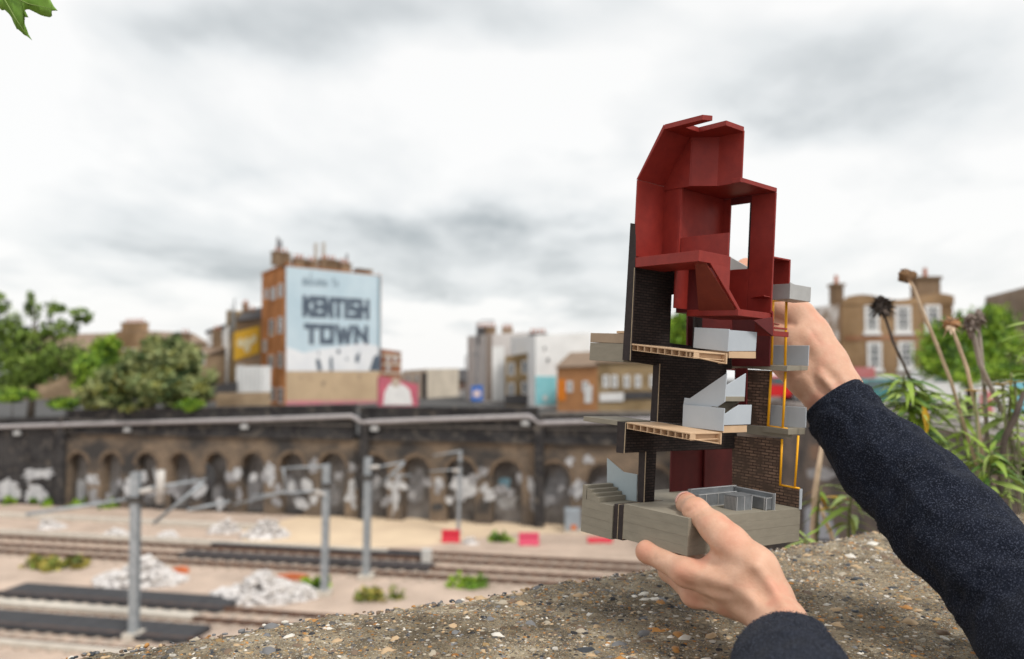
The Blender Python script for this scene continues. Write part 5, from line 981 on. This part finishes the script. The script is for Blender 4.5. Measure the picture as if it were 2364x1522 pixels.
stemg = mat('green_stem', (.20, .22, .09), (.14, .15, .06), scale=30); stemt = mat('straw_stem', (.62, .47, .33), (.45, .33, .23), scale=25, bump=.3, bscale=200); stemd = mat('dark_stem', (.10, .075, .06), (.06, .045, .04), scale=30)
def leafy(label, pts, d, n, seed, sz=1.0, mats=(0, 0, 1, 2), r=.004, group='leafy plants behind the parapet', tipflower=None):
    rr = random.Random(seed); path = [atd(x, y, d) for x, y in pts]; root = rootpt(path[-1]); path.append(path[-1].lerp(root, .6)+V((0, .02, 0))); path.append(root)
    t = thing('leafy_plant', label, 'plant', root, group)
    obj('stem', G().tube(path, [r*.5]+[r*.8]*(len(path)-2)+[r*1.2], 7), stemg, t, smooth=True)
    vis = path[:len(pts)]; tot = len(vis)-1
    for k in range(n):
        f = (k+.3)/n*tot; i = min(int(f), tot-1); p = vis[i].lerp(vis[i+1], f-i); o = bpy.data.objects.new('leaf', getleaf(rr.choice((sz, sz*1.3)) if k > 3 else sz*.8, rr.randrange(3), rr.choice(mats))); COL.objects.link(o); par(o, t)
        o.location = p; o.rotation_euler = (rr.uniform(-.5, .5), rr.uniform(-.75, .35), k*2.4+rr.uniform(-.4, .4)); s = rr.uniform(.75, 1.25); o.scale = (s, s, s)
    return t
leafy('bushy leafy plant just right of the raised sleeve cuff', [(2085, 868), (2095, 930), (2110, 990), (2120, 1080)], 1.5, 120, 1, .78, (0, 0, 1, 2))
leafy('leafy plant with a drooping yellow leaf behind the raised sleeve', [(2130, 900), (2135, 960), (2150, 1030), (2160, 1110)], 1.58, 90, 2, .78, (0, 0, 1, 2))
leafy('pale leafy plant between the dried stalks', [(2215, 905), (2220, 980), (2235, 1060), (2250, 1160)], 1.7, 60, 3, .8, (0, 0, 1))
leafy('leafy plant at the right edge above the parapet', [(2335, 860), (2330, 960), (2320, 1050), (2310, 1150)], 1.45, 74, 4, .78, (0, 1, 1, 2))
leafy('leafy plant with narrow leaves at the far right edge', [(2400, 720), (2385, 820), (2375, 960), (2370, 1100)], 1.5, 50, 5, .85, (1, 0, 0))
leafy('small sprig left of the raised sleeve above the parapet', [(1896, 1122), (1890, 1160), (1885, 1215)], 1.75, 12, 6, .8, (1, 0, 3))
leafy('small leafy sprig against the underside of the raised sleeve', [(1968, 1125), (1962, 1165), (1958, 1225)], 1.7, 22, 7, .85, (0, 1, 0))
leafy('tiny sprig showing between model base and parapet', [(1862, 1238), (1858, 1262)], 1.5, 8, 8, .7, (1, 0))
leafy('low leafy plant under the stalks beside the parapet', [(2290, 1040), (2280, 1100), (2270, 1190)], 1.35, 56, 9, .75, (0, 1, 2))
def stalk(label, pts, d, head, hr, mstem, mhead, seed, spiky, r=.0034, sq=(1.15, 1, .85)):
    rr = random.Random(seed); path = [atd(x, y, d) for x, y in pts]; root = rootpt(path[-1]); path += [path[-1].lerp(root, .6), root]
    t = thing('dried_stalk', label, 'dried flower stalk', root, 'dried flower stalks'); obj('stem', G().tube(path, [r*.7]+[r]*(len(path)-1), 8), mstem, t, smooth=True)
    c = atd(*head, d); hd = obj('seed_head', G().lump(c, hr, seed, .28, 3, sq=sq), mhead, t, smooth=True)
    for k in range(spiky):
        a = rr.uniform(0, 6.28); e_ = rr.uniform(-.9, 1); dv = V((math.cos(a)*math.cos(e_), math.sin(a)*math.cos(e_), math.sin(e_))); p = c+dv*hr*.8; q = dv.cross(UP).normalized()*.0045; L = rr.uniform(.5, 1.1)*hr*(1 if hr > .0135 else 1.7)
        obj('bract', G().add([p-q, p+q, p+dv*L+V((0, 0, -.3*L)), p+dv.cross(q).normalized()*.002], [(0, 1, 2), (1, 3, 2), (3, 0, 2), (0, 3, 1)]), mhead if k % 2 else mstem, hd)
    return t
hb = mat('seed_brown', (.22, .12, .055), (.10, .06, .035), scale=160, rough=.9, bump=1, bscale=600); hd_ = mat('seed_dark', (.055, .042, .035), (.03, .024, .02), scale=160, rough=.9, bump=1, bscale=600); ho = mat('seed_orange', (.36, .19, .09), (.24, .12, .06), scale=160, rough=.9, bump=1, bscale=600); hg = mat('seed_grey', (.24, .19, .16), (.14, .11, .095), scale=120, rough=.9, bump=1, bscale=500)
stalk('tallest pale dried stalk with a round brown seed head', [(2095, 640), (2110, 666), (2122, 700), (2160, 790), (2195, 880), (2225, 980), (2290, 1180)], 1.5, (2093, 638), .0145, stemt, hb, 1, 12)
stalk('dark dried stalk with a spiky black seed head, left of the tallest', [(2037, 710), (2046, 740), (2062, 790), (2090, 850), (2125, 930)], 1.5, (2036, 706), .0125, stemd, hd_, 2, 120, .0028, (1.2, 1, 1.3))
stalk('pale dried stalk with a small orange brown seed head', [(2197, 755), (2212, 795), (2232, 850), (2250, 930), (2270, 1060), (2285, 1180)], 1.45, (2195, 748), .0115, stemt, ho, 3, 26)
stalk('grey dried stalk with a shaggy head right of the orange one', [(2241, 750), (2250, 785), (2262, 840), (2290, 900), (2330, 980), (2350, 1100)], 1.45, (2240, 748), .0105, mat('grey_stem', (.34, .29, .25), (.24, .2, .17), scale=30), hg, 4, 60, .0045, (.95, .9, 1.9))
stalk('pale dried stalk with a shaggy grey head, rightmost pair', [(2258, 737), (2263, 800), (2268, 850), (2272, 890)], 1.47, (2260, 735), .0085, MATS['grey_stem'], hg, 5, 30, .004, (.9, .9, 2.0))
stalk('bare brown branch at the right edge above the parapet', [(2364, 905), (2345, 960), (2320, 1010), (2312, 1070), (2308, 1150)], 1.4, (2372, 890), .005, stemd, hd_, 6, 4, .0055)
stalk('pale bare stalk rising left of the raised sleeve', [(1897, 1030), (1890, 1080), (1882, 1130), (1876, 1220)], 1.75, (1900, 1015), .004, stemt, hb, 7, 2, .006)
stalk('pale leaning stalk crossing left of the raised sleeve', [(1885, 1150), (1905, 1200), (1925, 1250)], 1.8, (1880, 1140), .004, stemt, hb, 8, 2, .005)
for k, (x, y, d, lb) in enumerate(((2315, 890, 1.42, 'yellow flower at the right edge, left of a pair'), (2343, 885, 1.42, 'yellow flower at the right edge, right of a pair'), (2250, 905, 1.43, 'yellow leaf like flower left of the pair'))):
    c = atd(x, y, d); root = rootpt(c); t = thing('yellow_flower', lb, 'flower', root, 'yellow flowers'); obj('stem', G().tube([c, c.lerp(root, .4)+V((.01, .01, 0)), root], .0022, 6), stemg, t, smooth=True)
    for q in range(5):
        o = bpy.data.objects.new('petal', leafmesh(.02, .013, .2, lm[3], q)); COL.objects.link(o); par(o, t); o.location = c; o.rotation_euler = (0, -.3, q*1.257+k)
o = bpy.data.objects.new('leaf', leafmesh(.06, .026, .15, lm[3], 3)); COL.objects.link(o); tp = [q for q in bpy.data.objects if q.get('label', '').startswith('leafy plant with a drooping')][0]; par(o, tp); o.location = atd(2128, 938, 1.45); o.rotation_euler = (1.2, 1.25, .3); o['label'] = 'drooping yellow leaf'
# ================================================================== LEAF AT THE TOP LEFT CORNER
ol = [(0, 165), (20, 175), (60, 165), (130, 230), (180, 300), (220, 400), (270, 510), (290, 510), (390, 605), (430, 620), (520, 695), (460, 590), (440, 490), (420, 430), (410, 380), (410, 290), (490, 300), (440, 180), (490, 165), (520, 165), (690, 240), (870, 285), (915, 265), (920, 185), (1030, 180), (970, 110), (900, 0), (820, -160), (700, -150), (560, -420), (420, -320), (200, -560), (0, -360), (-220, -480), (-260, -200), (-420, -120), (-200, 60), (-120, 40)]
lc = atd(0, -30, .82); lt = thing('hanging_leaf', 'green lobed leaf hanging into the top left corner', 'leaf', lc)
bm = bmesh.new(); vs_ = [bm.verts.new(atd(x/7.88, y/7.88, .82)) for x, y in ol]; fc = bm.faces.new(vs_); bmesh.ops.triangulate(bm, faces=[fc]); bmesh.ops.subdivide_edges(bm, edges=bm.edges[:], cuts=2, use_grid_fill=True); bmesh.ops.recalc_face_normals(bm, faces=bm.faces)
for v in bm.verts: q = v.co-lc; v.co += V((0, 1, 0))*(.004*noise.noise(q*60)+.25*(q.x**2)-.12*q.z)
me = bpy.data.meshes.new('blade'); bm.to_mesh(me); bm.free()
o = obj('blade', me, mat('maple_green', (.16, .30, .035), (.12, .24, .03), scale=40, rough=.5, spec=.3), lt, smooth=True); s_ = o.modifiers.new('solid', 'SOLIDIFY'); s_.thickness = .0006
for x, y in ((520, 690), (1010, 178), (-400, -110), (200, -540)): obj('vein', G().tube([atd(0, -20, .8195), atd(x/7.88*.5+2, (y-160)/7.88*.5+8, .8195), atd(x/7.88*.93, y/7.88*.93, .8195)], [.0007, .0005, .0002], 6), mat('vein', (.22, .32, .09)), lt, smooth=True)
obj('leaf_stalk', G().tube([atd(0, -22, .82), atd(-30, -120, .83), atd(-90, -260, .86), atd(-180, -420, .92), atd(-300, -700, 1.1)], [.0009, .001, .0012, .002, .004], 7), stemg, lt, smooth=True)
